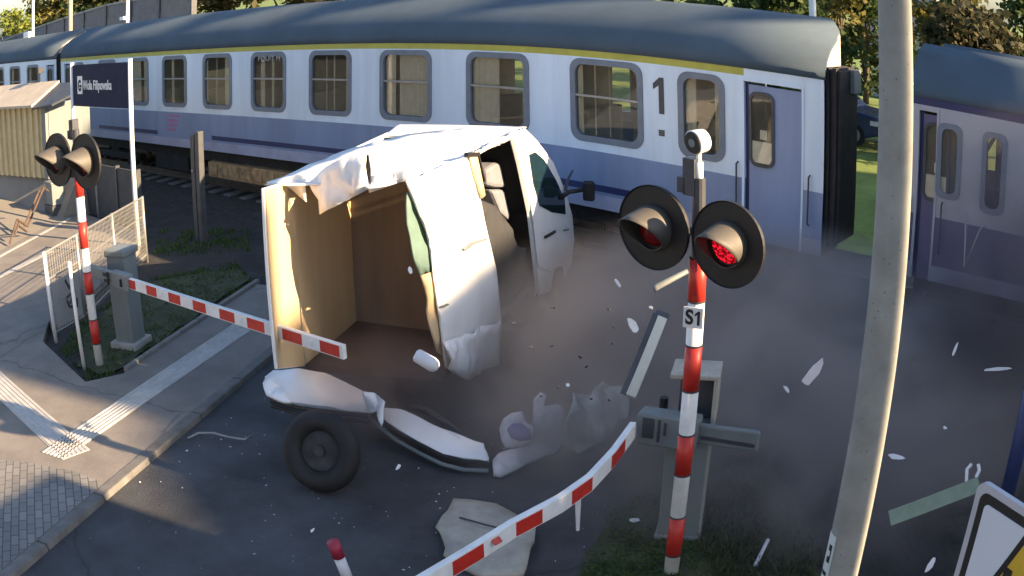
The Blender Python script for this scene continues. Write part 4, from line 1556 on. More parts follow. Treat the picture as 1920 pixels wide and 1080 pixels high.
# ================================================================== LEFT SIDE: fence, posts, name board, shelter
f0, f1, f2 = Vector((*G(105, 640, .0).xy, 0)), Vector((*G(162, 606, .0).xy, 0)), Vector((*G(276, 490, .0).xy, 0))
zf = ZV(87, 474, f0.x, f0.y)
fz1 = ZV(146, 440, f1.x, f1.y)
fz2 = ZV(255, 372, f2.x, f2.y)
fe = thing('mesh_fence', 'galvanised wire mesh fence along the pavement behind the striped post', 'fence', (f1.x, f1.y, 0))
mid = f1.lerp(f2, .5)
mz = (fz1 + fz2) / 2
for p, z in ((f0, zf), (f1, fz1), (mid, mz), (f2, fz2)):
    mb = MB()
    mb.tube([p - Vector((0, 0, .05)), p + Vector((0, 0, z + .02))], .028, 12)
    mb.build('post', M_polew if p is f0 else M_steel, fe, smooth=True)
for (a, za), (b, zb) in (((f0, zf), (f1, fz1)), ((f1, fz1), (mid, mz)), ((mid, mz), (f2, fz2))):
    mb = MB()
    for q in (0, 1.0):
        mb.tube([a + Vector((0, 0, .12 + (za - .12) * q)), b + Vector((0, 0, .12 + (zb - .12) * q))], .016, 8)
    for q in (.34, .67):
        mb.tube([a + Vector((0, 0, .12 + (za - .12) * q)), b + Vector((0, 0, .12 + (zb - .12) * q))], .009, 6)
    n = int((b - a).length / .055)
    for k in range(1, n):
        p = a.lerp(b, k / n)
        z_ = za + (zb - za) * k / n
        mb.tube([p + Vector((0, 0, PZ)), p + Vector((0, 0, z_))], .0035, 4)
    for k in range(1, 16):
        q = k / 16
        mb.tube([a + Vector((0, 0, .12 + (za - .12) * q)), b + Vector((0, 0, .12 + (zb - .12) * q))], .003, 4)
    mb.build('mesh_panel', M_steel, fe)
# grey sheet with dark scrawls on the first bay
a, b = f0.lerp(f1, .10), f0.lerp(f1, .95)
off = (CAM - a)
off.z = 0
off.normalize()
mb = MB()
mb.prism([a + Vector((0, 0, .15)), b + Vector((0, 0, .15)), b + Vector((0, 0, .80)), a + Vector((0, 0, .80))], -off * .012)
sp_ = mb.build('infill_sheet', mat('infill_grey', (.26, .27, .275), .6, .12, 3), fe)
mb = MB()
ctr = a.lerp(b, .66) + off * .012
hx = (b - a).normalized()
for (x0, z0, x1, z1) in ((-.10, .74, -.02, .60), (-.02, .60, .10, .78), (-.12, .50, .08, .54), (.08, .54, -.06, .40), (-.12, .46, -.08, .36), (-.08, .36, .10, .30), (.10, .30, .12, .42)):
    mb.tube([ctr + hx * x0 + Vector((0, 0, z0)), ctr + hx * x1 + Vector((0, 0, z1))], .016, 6)
mb.build('graffiti', M_dgrey, sp_)
p = G(158, 690, .0)
mb = MB()
zt2 = ZV(131, 490, p.x, p.y)
mb.tube([p - Vector((0, 0, .05)), p + Vector((0, 0, zt2 - .01)), p + Vector((0, 0, zt2))], [.026, .026, .015], 12)
tag(mb.build('marker_post', M_polew, smooth=True), 'plain thin white post in front of the mesh fence', 'post')
# low dark panel wall between the signal and the name board
lw = thing('panel_wall', 'low dark grey panel wall behind the left signal, by the track', 'panel wall', (YP(190, 400, 8.75).x, 8.75, 0))
xs_ = [YP(px, 390, 8.75).x for px in (112, 150, 186, 224, 262)]
for i, x in enumerate(xs_):
    mb = MB()
    mb.box(x - .04, x + .04, 8.70, 8.80, -.05, ZV(190, 336, x, 8.75) if False else 1.16)
    mb.build('post', M_steel if i == 2 else M_dgrey, lw)
for a, b in zip(xs_, xs_[1:]):
    mb = MB()
    mb.box(a + .04, b - .04, 8.73, 8.77, .02, 1.12)
    mb.build('panel', M_wall2, lw)

# station name board
SY = 8.0
nb = thing('station_name_board', 'navy station name board on two white poles in front of the train', 'name board', (YP(190, 160, SY).x, SY, 0))
A0, A1, A2_, A3 = (YP(*p, SY) for p in ((137, 121), (243, 117), (243, 199), (140, 202)))
zT, zB = (A0.z + A1.z) / 2, (A2_.z + A3.z) / 2
for px, zt3 in ((A0.x - .02, zT + .05), (A1.x + .06, zT + .06)):
    mb = MB()
    mb.tube([(px, SY - .02, -.05), (px, SY - .02, zt3)], .045, 14)
    mb.build('pole', M_polew, nb, smooth=True)
mb = MB()
mb.box(A0.x + .03, A1.x, SY - .03, SY + .01, zB, zT)
pn = mb.build('panel', M_navysign, nb, bevel=.008)
W_ = A1.x - A0.x - .03
bx = A0.x + .03 + W_ * .145
zm = (zT + zB) / 2 - .0
mb = MB()
mb.box(bx - .13, bx + .13, SY - .034, SY - .03, zm - .17, zm + .19)
lg = mb.build('pictogram', M_white, pn, bevel=.0)
mb = MB()                                        # ring-shaped glyph
cc = Vector((bx, SY - .037, zm))
for k in range(16):
    a0, a1 = R(40 + k * 18), R(40 + (k + 1) * 18)
    mb.prism([cc + Vector((math.cos(a) * r_, 0, math.sin(a) * r_ * 1.25)) for a, r_ in ((a0, .05), (a1, .05), (a1, .095), (a0, .095))], (0, .003, 0))
mb.box(bx - .02, bx + .09, SY - .038, SY - .034, zm - .035, zm + .015)
mb.build('glyph', M_navysign, lg)
text('lettering', 'Wola Filipowska', .26, (bx + .17, SY - .034, zm + .0), (1, 0, 0), (0, 0, 1), M_polew, pn, align='LEFT', sx=.80, bold=.004)

# dark steel twin post
p = G(378, 452, 0)
mb = MB()
for o, ztop in ((-.14, ZV(368, 250, p.x, p.y) - .02), (.02, ZV(382, 244, p.x, p.y))):
    mb.box(p.x + o, p.x + o + .13, p.y - .06, p.y + .06, -.05, ztop)
dp = tag(mb.build('steel_post', M_dgrey, bevel=.008), 'dark twin steel post standing by the track left of the van', 'post')
mb = MB()
mb.tube([(p.x - .08, p.y - .06, 1.25), (p.x - .08, p.y - .075, 1.25)], .03, 10)
mb.build('bolt', M_steel, dp)

# cream shelter on the platform
s0, s1 = G(-160, 316, zt), G(92, 334, zt)
sh = thing('platform_shelter', 'cream ribbed platform shelter with sloping roof at the far left', 'shelter', (s1.x, s1.y, zt))
d = (s1 - s0).normalized()
s0 = s1 - d * 7.5
nrm = Vector((d.y, -d.x, 0))
if nrm.dot(CAM - s1) < 0: nrm = -nrm
zs1 = ZV(96, 196, s1.x, s1.y)
mb = MB()
mb.hexa([s0, s1, s1 - nrm * .05, s0 - nrm * .05], [Vector((q.x, q.y, zs1)) for q in (s0, s1, s1 - nrm * .05, s0 - nrm * .05)])
k = 0.0
Ln = (s1 - s0).length
while k < Ln - .1:
    a, b = s1 - d * (k + .02), s1 - d * (k + .11)
    mb.hexa([a, a + nrm * .055, b + nrm * .055, b], [Vector((q.x, q.y, zs1 - .003)) for q in (a, a + nrm * .055, b + nrm * .055, b)])
    k += .27
mb.build('ribbed_wall', M_cream, sh)
mb = MB()
mb.hexa([s1 + d * .10, s1 + d * .10 - nrm * 1.3, s1 + d * .13 - nrm * 1.3, s1 + d * .13], [Vector((q.x, q.y, zs1)) for q in (s1 + d * .10, s1 + d * .10 - nrm * 1.3, s1 + d * .13 - nrm * 1.3, s1 + d * .13)])
mb.obox(s1 + d * .02 + Vector((0, 0, (zs1 - zt) / 2)), d, nrm, (0, 0, 1), .09, .09, (zs1 - zt) / 2)
mb.build('end_wall', M_grey, sh)
r0 = Vector((s0.x, s0.y, zs1)) + nrm * .25
r1 = Vector((s1.x, s1.y, zs1)) + nrm * .25 - d * .25
r2, r3 = r1 - nrm * .9 + Vector((0, 0, .42)) + d * .0, r0 - nrm * .9 + Vector((0, 0, .42))
mb = MB()
mb.hexa([r0, r1, r2, r3], [q + Vector((0, 0, .06)) for q in (r0, r1, r2, r3)])
rf = mb.build('roof', mat('shelter_roof', (.40, .36, .29), .7, .15, 3), sh, bevel=.01)
mb = MB()
g_ = [r1 + d * .02, r2 + d * .02, r2 + d * 1.5, r1 + d * .9]
mb.prism([g_[0], g_[1], g_[2] - Vector((0, 0, .05)), g_[3] + Vector((0, 0, PZ))], (0, 0, -.05))
mb.build('gable_sheet', M_dgrey, rf)
mb = MB()
qq = r2 - d * .9 + Vector((0, 0, .05))
mb.tube([qq, qq + Vector((0, 0, .22))], .02, 8)
mb.obox(qq + Vector((0, 0, .28)), (1, 0, 0), (0, 1, 0), (0, 0, 1), .07, .07, .07)
tag(mb.build('loudspeaker', M_black, bevel=.02), 'small black loudspeaker on a stem above the cream shelter', 'loudspeaker')
# grey cabinet and handrail on the bank
c = Vector((*G(106, 402, PZ).xy, PZ))
cb = thing('equipment_cabinet', 'pale grey equipment cabinet with dark foot at the end of the concrete bank', 'cabinet', c)
zc1 = ZV(104, 342, c.x, c.y)
mb = MB()
mb.box(c.x - .20, c.x + .20, c.y - .16, c.y + .16, .30, zc1)
mb.build('housing', M_grey, cb, bevel=.015)
mb = MB()
mb.box(c.x - .25, c.x + .25, c.y - .2, c.y + .2, .0, .30)
mb.build('foot', M_dgrey, cb)
mb = MB()
mb.box(c.x - .22, c.x + .22, c.y - .18, c.y + .18, zc1, zc1 + .05)
mb.build('lid', M_grey, cb, bevel=.01)
pl_n = ((b1 - b0).cross(t1 - b0)).normalized()


def onbank(x, y, o):
    q = PL(x, y, b0, pl_n)
    return q + (CAM - q).normalized() * o


mb = MB()
for a, b in (((18, 458), (32, 412)), ((32, 412), (52, 424)), ((52, 424), (82, 352)), ((28, 440), (36, 416)), ((36, 424), (50, 434)), ((46, 424), (74, 356)), ((82, 352), (90, 358))):
    mb.tube([onbank(*a, .08), onbank(*b, .08)], .026, 8)
tag(mb.build('handrail', M_rust), 'rusty cranked handrail on the concrete bank below the cream shelter', 'handrail')

# ================================================================== RIGHT SIDE: mast, warning sign, blue post
mp_d = 3.6
MR0, MR1 = .098, .0072
mt = G(1684, -40, 0) if False else None
az0 = math.atan2(ray(1676, 360).x, ray(1676, 360).y)
mx, my = math.sin(az0) * mp_d, math.cos(az0) * mp_d
ms = thing('concrete_mast', 'tall round concrete mast crossing the whole picture at the right', 'mast', (mx, my, 0))
mb = MB()
zz = [-.1] + [k * .5 for k in range(1, 17)]
mb.tube([(mx, my, z) for z in zz], [MR0 - MR1 * z for z in zz], 40)
mb.build('shaft', M_pole, ms, smooth=True)
zst = ZV(1572, 1000, mx, my)
vd = (CAM - Vector((mx, my, zst)))
va_ = math.atan2(vd.x, vd.y)


def onmast(da, z, o=.003):
    rr = MR0 - MR1 * z + o
    return Vector((mx + math.sin(va_ + R(da)) * rr, my + math.cos(va_ + R(da)) * rr, z))


mb = MB()
mb.loft([[onmast(a, z, .004) for a in range(38, 84, 5)] for z in (zst - .30, zst + .02)])
stk = mb.build('sticker', mat('sticker_pale', (.5, .56, .58), .5, .1), ms, solid=.002)
mb = MB()
for z0, z1, a0, a1 in ((.00, -.03, 46, 60), (-.03, -.07, 46, 50), (-.06, -.09, 46, 62), (-.14, -.16, 48, 74), (-.17, -.2, 54, 60), (-.2, -.23, 48, 76)):
    mb.loft([[onmast(a, zst - .03 + z, .0055) for a in range(a0, a1 + 1, 2)] for z in (z1, z0)])
mb.build('marking', M_black, stk, solid=.001)

TL = DI(1836, 898, 2.9)
TR = G(1921, 953, TL.z)
hd = (TR - TL)
hd.z = 0
hd.normalize()
up = Vector((0, 0, 1))
fn = hd.cross(up)
if fn.dot(CAM - TL) < 0: fn = -fn
ws = thing('warning_sign', 'white warning plate with black border and yellow diamond at the bottom right corner', 'road sign', (TL.x + hd.x * .35, TL.y + hd.y * .35, 0))
SW, SHH = .70, .90
cS = TL + hd * SW / 2 - up * SHH / 2


def plate(w_, h_, r_, d0, d1, name, m, parent):
    mb = MB()
    mb.prism([cS + hd * x + up * z + fn * d0 for x, z in rrect(w_, h_, r_, 6)], fn * (d1 - d0))
    return mb.build(name, m, parent)


p1_ = plate(SW, SHH, .04, -.02, .0, 'plate', mat('sign_border', (.42, .42, .46), .4, .05), ws)
plate(SW - .05, SHH - .05, .035, .0, .003, 'black_border', M_black, p1_)
plate(SW - .11, SHH - .11, .02, .003, .006, 'face', M_signface, p1_)


def sg(x, y):
    q = PL(x, y, TL, fn) - cS
    return q.dot(hd), q.z


l0, l1 = sg(1865, 1079), sg(1919, 1008)
ang = math.atan2(l1[1] - l0[1], l1[0] - l0[0])
# diamond standing on its point whose upper-left edge is that line
ed = Vector((math.cos(ang), math.sin(ang)))
nd = Vector((ed.y, -ed.x))
ctr2 = Vector((0.0, 0.0))
ctr2 = Vector(l0) + nd * .20
ctr2 = Vector((max(-.02, ctr2.x), ctr2.y))
half = (ctr2 - Vector(l0)).dot(nd)
for hh, d0, d1, nme, m in ((half, .006, .009, 'diamond_border', M_black), (half - .022, .009, .012, 'diamond', M_signyel)):
    mb = MB()
    mb.prism([cS + hd * q.x + up * q.y + fn * d0 for q in (ctr2 + ed * hh * a + nd * hh * b for a, b in ((-1, -1), (1, -1), (1, 1), (-1, 1)))], fn * (d1 - d0))
    mb.build(nme, m, p1_)
m0, m1 = sg(1897, 1064), sg(1888, 1090)
mb = MB()
qa, qb = (cS + hd * m0[0] + up * m0[1] + fn * .014), (cS + hd * (m1[0]) + up * (m1[1] - .05) + fn * .014)
mb.bar(qa, qb, .034, .004, up=fn)
mb.build('symbol', M_black, p1_)
mb = MB()
bpz = cS - fn * .055
mb.tube([(bpz.x, bpz.y, -.05), (bpz.x, bpz.y, TL.z + .02)], .03, 14)
mb.build('pole', M_steel, ws, smooth=True)
# dark blue post beyond the sign
q0 = DI(1908, 690, 6.0)
mb = MB()
xy = G(1880, 960, .3)
mb.tube([(xy.x, xy.y, -.05), (xy.x, xy.y, ZV(1911, 640, xy.x, xy.y))], .075, 16)
bpst = tag(mb.build('blue_post', M_bluepost, smooth=True), 'dark blue post behind the warning sign at the right edge', 'post')
M_kerb2 = mat('edging_concrete', (.19, .185, .175), .85, .2, 5)

# ================================================================== BEYOND THE TRACK
# noise barrier behind the train
tops = [(-90, 3.2), (-70, 3.4), (-60, 3.62), (-52, 3.74), (-46, 4.15), (-40.2, 4.47), (-36, 4.66), (-32.5, 4.62), (-29.4, 4.40)]


def ztop(x):
    for (a, za), (b, zb) in zip(tops, tops[1:]):
        if a <= x <= b:
            return za + (zb - za) * (x - a) / (b - a)
    return tops[0][1]


nw = thing('noise_barrier', 'grey panelled noise barrier behind the left half of the train', 'noise barrier', (-40, 18, 0))
x = -29.4
k = 0
while x > -78:
    xb = x - 2.45
    mb = MB()
    mb.hexa([(xb + .06, 18, 0), (x - .06, 18, 0), (x - .06, 18.12, 0), (xb + .06, 18.12, 0)], [(xb + .06, 18, ztop(xb)), (x - .06, 18, ztop(x)), (x - .06, 18.12, ztop(x)), (xb + .06, 18.12, ztop(xb))])
    for q in range(1, 8):
        zz = .55 * q
        mb.box(xb + .06, x - .06, 17.985, 18.0, zz - .22, zz + .2)
    mb.build('panel', M_noise, nw)
    mb = MB()
    mb.box(x - .07, x + .07, 17.93, 18.16, 0, ztop(x) + .08)
    mb.build('post', M_dgrey, nw)
    mb = MB()
    mb.hexa([(xb + .07, 17.95, ztop(xb) + .001), (x - .07, 17.95, ztop(x) + .001), (x - .07, 18.15, ztop(x) + .001), (xb + .07, 18.15, ztop(xb) + .001)], [(xb + .07, 17.95, ztop(xb) + .08), (x - .07, 17.95, ztop(x) + .08), (x - .07, 18.15, ztop(x) + .08), (xb + .07, 18.15, ztop(xb) + .08)])
    mb.build('coping', M_conc, nw)
    x = xb
# slim poles between train and barrier
for i, (px, py, lab, box_) in enumerate(((62, 74, 'slim pale pole with a white box, leftmost behind the train', 'box'), (132, 66, 'brownish thicker pole, second from the left behind the train', ''), (239, 38, 'slim white pole with a short bracket, third from the left behind the train', 'arm'), (1524, 30, 'slim pale pole above the right end of the white coach', ''))):
    b = YP(px, py, 16.2)
    t = thing('pole', lab, 'pole', (b.x, b.y, 0), 'slim poles behind the train')
    mb = MB()
    mb.tube([(b.x, b.y, 0), (b.x, b.y, 8.0)], [.12, .09] if i == 1 else [.075, .06], 12)
    mb.build('shaft', mat('pole_brown', (.30, .25, .21), .7, .2) if i == 1 else M_polew, t, smooth=True)
    if box_ == 'box':
        q = YP(54, 76, 16.1)
        mb = MB()
        mb.box(q.x - .42, q.x + .30, 15.95, 16.2, q.z - .28, q.z + .42)
        mb.build('box', M_polew, t, bevel=.03)
    elif box_ == 'arm':
        q = YP(232, 34, 16.1)
        mb = MB()
        mb.tube([(b.x, b.y - .05, q.z - .05), (q.x, b.y - .1, q.z)], .05, 8)
        mb.obox((q.x, b.y - .1, q.z), (1, 0, 0), (0, 1, 0), (0, 0, 1), .16, .1, .06)
        mb.build('bracket', M_polew, t)
# trees behind the barrier, left
for i, (px, Y, h, wdt, m, lab) in enumerate((
        (-60, 30, 9.5, 5.0, M_leafY, 'sunlit yellow-green tree at the far left edge behind the noise barrier'),
        (40, 27, 6.6, 3.4, M_leafY, 'low sunlit green tree behind the noise barrier, second from the left'),
        (110, 25, 7.6, 3.2, M_leafO, 'olive tree behind the noise barrier by the brownish pole'),
        (175, 24, 8.5, 3.2, M_leafD, 'dark green tree behind the noise barrier left of the white bracket pole'),
        (260, 26, 9.0, 3.6, M_leafO, 'olive-brown tree behind the noise barrier right of the white bracket pole'),
        (420, 24, 8.0, 4.2, M_leafB, 'brown shrubby tree just past the right end of the noise barrier'),
        (560, 26, 7.5, 4.6, M_leafB, 'brownish tree above the middle of the train roof'),
        )):
    b = YP(px, 60, Y)
    rnd = random.Random(i + 40)
    bl_ = [(rnd.uniform(-.35, .35) * wdt, rnd.uniform(-.3, .3) * wdt, h * rnd.uniform(.42, .86), wdt * rnd.uniform(.35, .6), wdt * rnd.uniform(.35, .5), h * rnd.uniform(.14, .22)) for _ in range(7)]
    tree('tree', lab, 'tree', (b.x, b.y, 0), h, bl_, m, n=5200, leaf=.26, seed=60 + i, group='trees beyond the railway', trunk=.18)
# right: bushes, hedge, house, car, grass bank
for i, (px, Y, h, wdt, m, n, lab) in enumerate((
        (1395, 24, 5.4, 3.6, M_leafD, 5000, 'dark green tree above the train roof left of the slim right pole'),
        (1490, 22, 5.2, 2.6, M_leafD, 4200, 'dark green bush just left of the slim right pole'),
        (1570, 30, 6.4, 2.6, M_leafO, 5000, 'olive bushy tree between the coach end and the mast'),
        (1622, 34, 6.0, 2.8, M_leafD, 5000, 'dark tree in the gap behind the parked blue car'),
        (1815, 30, 6.8, 3.6, M_leafO, 6000, 'autumn yellow-olive tree above the purple coach, right of the house'),
        (1760, 25, 4.6, 2.4, M_leafD, 4200, 'dark low shrub at the foot of the house wall above the purple coach'),
        (1850, 24, 4.5, 2.8, M_leafB, 4200, 'brownish shrub above the purple coach, below the autumn tree'),
        (1915, 27, 6.8, 3.0, M_leafD, 5200, 'dark green tree at the top right corner'))):
    b = YP(px, 60, Y)
    rnd = random.Random(i + 140)
    bl_ = [(rnd.uniform(-.4, .4) * wdt, rnd.uniform(-.3, .3) * wdt, h * rnd.uniform(.25, .86), wdt * rnd.uniform(.35, .55), wdt * rnd.uniform(.35, .5), h * rnd.uniform(.12, .2)) for _ in range(8)]
    tree('tree', lab, 'tree', (b.x, b.y, 0), h, bl_, m, n=n, leaf=.20, seed=160 + i, group='trees beyond the railway', trunk=.14)
hx0, hx1 = YP(1618, 30, 40).x, YP(1757, 60, 40).x
hs = thing('house', 'pale plastered house half hidden by the mast', 'house', ((hx0 + hx1) / 2, 43, 0))
mb = MB()
mb.box(hx0, hx1, 40, 47, 0, 6.2)
wl = mb.build('wall', M_house, hs)
mb = MB()
xm_ = (hx0 + hx1) / 2
mb.prism([(hx0 - .5, 39.5, 6.2), (hx1 + .5, 39.5, 6.2), (xm_, 39.5, 8.6)], (0, 8, 0))
mb.build('roof', M_roofd, hs)
for wx, wz in ((hx0 + .45, 4.3), (xm_ + .6, 4.5), (xm_ + .6, 1.8)):
    mb = MB()
    mb.box(wx - .42, wx + .42, 39.94, 40.0, wz - .5, wz + .55)
    wn = mb.build('window', M_white, hs)
    mb = MB()
    mb.box(wx - .35, wx - .03, 39.92, 39.94, wz - .44, wz + .48)
    mb.box(wx + .03, wx + .35, 39.92, 39.94, wz - .44, wz + .48)
    mb.build('pane', M_dgrey, wn)
# grass bank in front of the car
mb = MB()
gb = 21.0
mb.hexa([(-40, 16, -.1), (30, 16, -.1), (30, 40, -.1), (-40, 40, -.1)], [(-40, 18.5, .30), (30, 18.5, .30), (30, 36, .30), (-40, 36, .30)])
tag(mb.build('grass_bank', M_field), kind='structure')
# blue car
cr_ = YP(1652, 225, 24.0)
cx1 = cr_.x
car = thing('parked_car', 'dark blue car in the gap between the coaches', 'car', (cx1 - 2.0, 24.8, .3))
zb_ = .3
mb = MB()
prof_ = [(cx1, .38), (cx1 - .02, .72), (cx1 - .15, .86), (cx1 - 1.0, .95), (cx1 - 1.55, 1.42), (cx1 - 2.9, 1.46), (cx1 - 3.6, 1.05), (cx1 - 4.0, .95), (cx1 - 4.1, .4), (cx1 - 3.6, .25), (cx1 - .5, .25)]
mb.prism([(a, 24.0, z + zb_) for a, z in prof_], (0, 1.65, 0))
bdy = mb.build('body', M_carblue, car, bevel=.06)
mb = MB()
mb.prism([(a, 23.985, z + zb_) for a, z in ((cx1 - 1.15, .95), (cx1 - 1.62, 1.36), (cx1 - 2.2, 1.39), (cx1 - 2.2, .95))], (0, .02, 0))
mb.prism([(a, 23.985, z + zb_) for a, z in ((cx1 - 2.28, .95), (cx1 - 2.28, 1.39), (cx1 - 2.85, 1.39), (cx1 - 3.45, 1.03))], (0, .02, 0))
mb.build('window', M_vglass, car)
mb = MB()
mb.box(cx1 - .32, cx1 - .08, 23.98, 24.02, .62 + zb_, .74 + zb_)
mb.build('headlight', M_polew, car)
for wx in (cx1 - .8, cx1 - 3.3):
    mb = MB()
    mb.tube([(wx, 23.96, .3 + zb_), (wx, 24.16, .3 + zb_)], .3, 20)
    wh = mb.build('wheel', M_rubber, car)
    mb = MB()
    mb.tube([(wx, 23.95, .3 + zb_), (wx, 23.97, .3 + zb_)], .19, 16)
    mb.build('rim', M_steel, wh)


ea, eb = G(236, 700, .02), G(484, 533, .02)
mb = MB()
for k in range(8):
    mb.bar(ea.lerp(eb, k / 8 + .002), ea.lerp(eb, (k + 1) / 8 - .002), .07, .16)
tag(mb.build('edging', M_kerb2, bevel=.008), kind='structure')

M_verge = mat('verge_soil', (.045, .055, .024), .95, .5, 3.5, bump=.6, bscale=25)


def verge(px, seed):
    c = [G(x, y, .0) for x, y in px]
    pts = []
    for i in range(len(c)):
        for k in range(6):
            p = c[i].lerp(c[(i + 1) % len(c)], k / 6)
            pts.append((p.x + .12 * noise.noise(p * 3 + Vector((seed, 0, 0))), p.y + .12 * noise.noise(p * 3 + Vector((0, seed, 9)))))
    flat('verge', pts, .012, M_verge)


verge(((1085, 1095), (1120, 1010), (1160, 950), (1222, 922), (1330, 895), (1420, 900), (1500, 980), (1550, 1095)), 3)
verge(((150, 690), (160, 620), (215, 570), (290, 528), (440, 505), (470, 520), (380, 585), (290, 648), (232, 690), (180, 706)), 5)

# ================================================================== GRASS AND WEEDS
def in_poly(x, y, poly):
    c = False
    n = len(poly)
    for i in range(n):
        x1, y1, x2, y2 = poly[i][0], poly[i][1], poly[i - 1][0], poly[i - 1][1]
        if (y1 > y) != (y2 > y) and x < (x2 - x1) * (y - y1) / (y2 - y1) + x1:
            c = not c
    return c


M_dry = leafmat('dry_weed', (0.03, 0.04, 0.018), (0.11, 0.11, 0.055))


def grass(name, poly, n, hmin, hmax, seed, m=None):
    rnd = random.Random(seed)
    xs, ys = [p[0] for p in poly], [p[1] for p in poly]
    vs_, fs_ = [], []
    cnt = 0
    while cnt < n:
        x, y = rnd.uniform(min(xs), max(xs)), rnd.uniform(min(ys), max(ys))
        if not in_poly(x, y, poly):
            continue
        if noise.noise(Vector((x * 2.2, y * 2.2, seed))) + rnd.uniform(-.3, .3) < -.12:
            cnt += 1
            continue
        cnt += 1
        h = hmin + (hmax - hmin) * rnd.random() ** 2.2 * 1.5
        a = rnd.uniform(0, 6.28)
        u = Vector((math.cos(a), math.sin(a), 0)) * rnd.uniform(.006, .013)
        ln = Vector((rnd.gauss(0, .5), rnd.gauss(0, .5), 0)) * h
        k = len(vs_)
        p = Vector((x, y, -.02))
        vs_ += [p - u, p + u, p + ln * .4 + Vector((0, 0, h * .7)) + u * .7, p + ln * .4 + Vector((0, 0, h * .7)) - u * .7, p + ln + Vector((0, 0, h * .9))]
        fs_ += [(k, k + 1, k + 2, k + 3), (k + 3, k + 2, k + 4)]
    me = bpy.data.meshes.new(name)
    me.from_pydata(vs_, [], fs_)
    me.materials.append(m or M_grass)
    return tag(link(name, me), kind='stuff')


grass('grass', [tuple(G(x, y).xy) for x, y in ((1080, 1090), (1125, 1010), (1150, 955), (1222, 925), (1330, 905), (1390, 960), (1380, 1095))], 16000, .015, .06, 3)
grass('dry_weeds', [tuple(G(x, y).xy) for x, y in ((1280, 960), (1330, 880), (1420, 870), (1500, 960), (1560, 1095), (1340, 1095))], 5000, .03, .13, 9, M_dry)
grass('grass', [tuple(G(x, y).xy) for x, y in ((110, 655), (150, 600), (215, 560), (290, 520), (440, 490), (480, 530), (380, 596), (290, 662), (225, 702), (165, 712))], 9000, .02, .07, 5)
grass('weeds', [tuple(G(x, y).xy) for x, y in ((285, 480), (470, 470), (470, 430), (300, 430))], 1800, .03, .09, 6)

# ================================================================== DUST OF THE IMPACT


def dust(name, c, r, dens, colr, seed):
    mb = MB()
    nu, nv = 32, 14
    rows = []
    for j in range(nv + 1):
        ph = math.pi * j / nv
        row = []
        for i in range(nu):
            th = 2 * math.pi * i / nu
            d = Vector((math.sin(ph) * math.cos(th), math.sin(ph) * math.sin(th), math.cos(ph)))
            row.append(Vector(c) + Vector((d.x * r[0], d.y * r[1], d.z * r[2])))
        rows.append(row)
    mb.loft(rows, close=True)
    m = bpy.data.materials.new(name)
    m.use_nodes = True
    t = m.node_tree
    t.nodes.remove(t.nodes['Principled BSDF'])
    pv_ = t.nodes.new('ShaderNodeVolumePrincipled')
    pv_.inputs['Color'].default_value = (*colr, 1)
    pv_.inputs['Anisotropy'].default_value = 0.1
    tc = t.nodes.new('ShaderNodeTexCoord')
    # 1 - (distance from the middle), in the cloud's own unit sphere
    vm = t.nodes.new('ShaderNodeVectorMath')
    vm.operation = 'DIVIDE'
    vm.inputs[1].default_value = r
    t.links.new(tc.outputs['Object'], vm.inputs[0])
    ln = t.nodes.new('ShaderNodeVectorMath')
    ln.operation = 'LENGTH'
    t.links.new(vm.outputs[0], ln.inputs[0])
    fa = t.nodes.new('ShaderNodeMapRange')
    fa.interpolation_type = 'SMOOTHSTEP'
    fa.inputs['From Min'].default_value = 1.0
    fa.inputs['From Max'].default_value = 0.25
    t.links.new(ln.outputs['Value'], fa.inputs['Value'])
    nz = t.nodes.new('ShaderNodeTexNoise')
    nz.inputs['Scale'].default_value = 1.1
    nz.inputs['Detail'].default_value = 5
    nz.inputs['Distortion'].default_value = 0.8
    t.links.new(tc.outputs['Object'], nz.inputs['Vector'])
    mr = t.nodes.new('ShaderNodeMapRange')
    mr.inputs['From Min'].default_value = 0.36
    mr.inputs['From Max'].default_value = 0.62
    t.links.new(nz.outputs['Fac'], mr.inputs['Value'])
    mu = t.nodes.new('ShaderNodeMath')
    mu.operation = 'MULTIPLY'
    t.links.new(fa.outputs[0], mu.inputs[0])
    t.links.new(mr.outputs[0], mu.inputs[1])
    m2 = t.nodes.new('ShaderNodeMath')
    m2.operation = 'MULTIPLY'
    m2.inputs[1].default_value = dens
    t.links.new(mu.outputs[0], m2.inputs[0])
    t.links.new(m2.outputs[0], pv_.inputs['Density'])
    t.links.new(pv_.outputs[0], t.nodes['Material Output'].inputs['Volume'])
    o = mb.build(name, m, None, loc=c, smooth=True)
    return tag(o, kind='stuff')


# ================================================================== UNSEEN BLOCKS ADDED TO SHADE THE ROAD, HOUSES ADDED FOR REFLECTIONS
SH_ = Vector((math.sin(R(SUN_AZ)), math.cos(R(SUN_AZ)), 0))
PU = Vector((math.cos(R(SUN_AZ)), -math.sin(R(SUN_AZ)), 0))
TE = math.tan(R(SUN_EL))


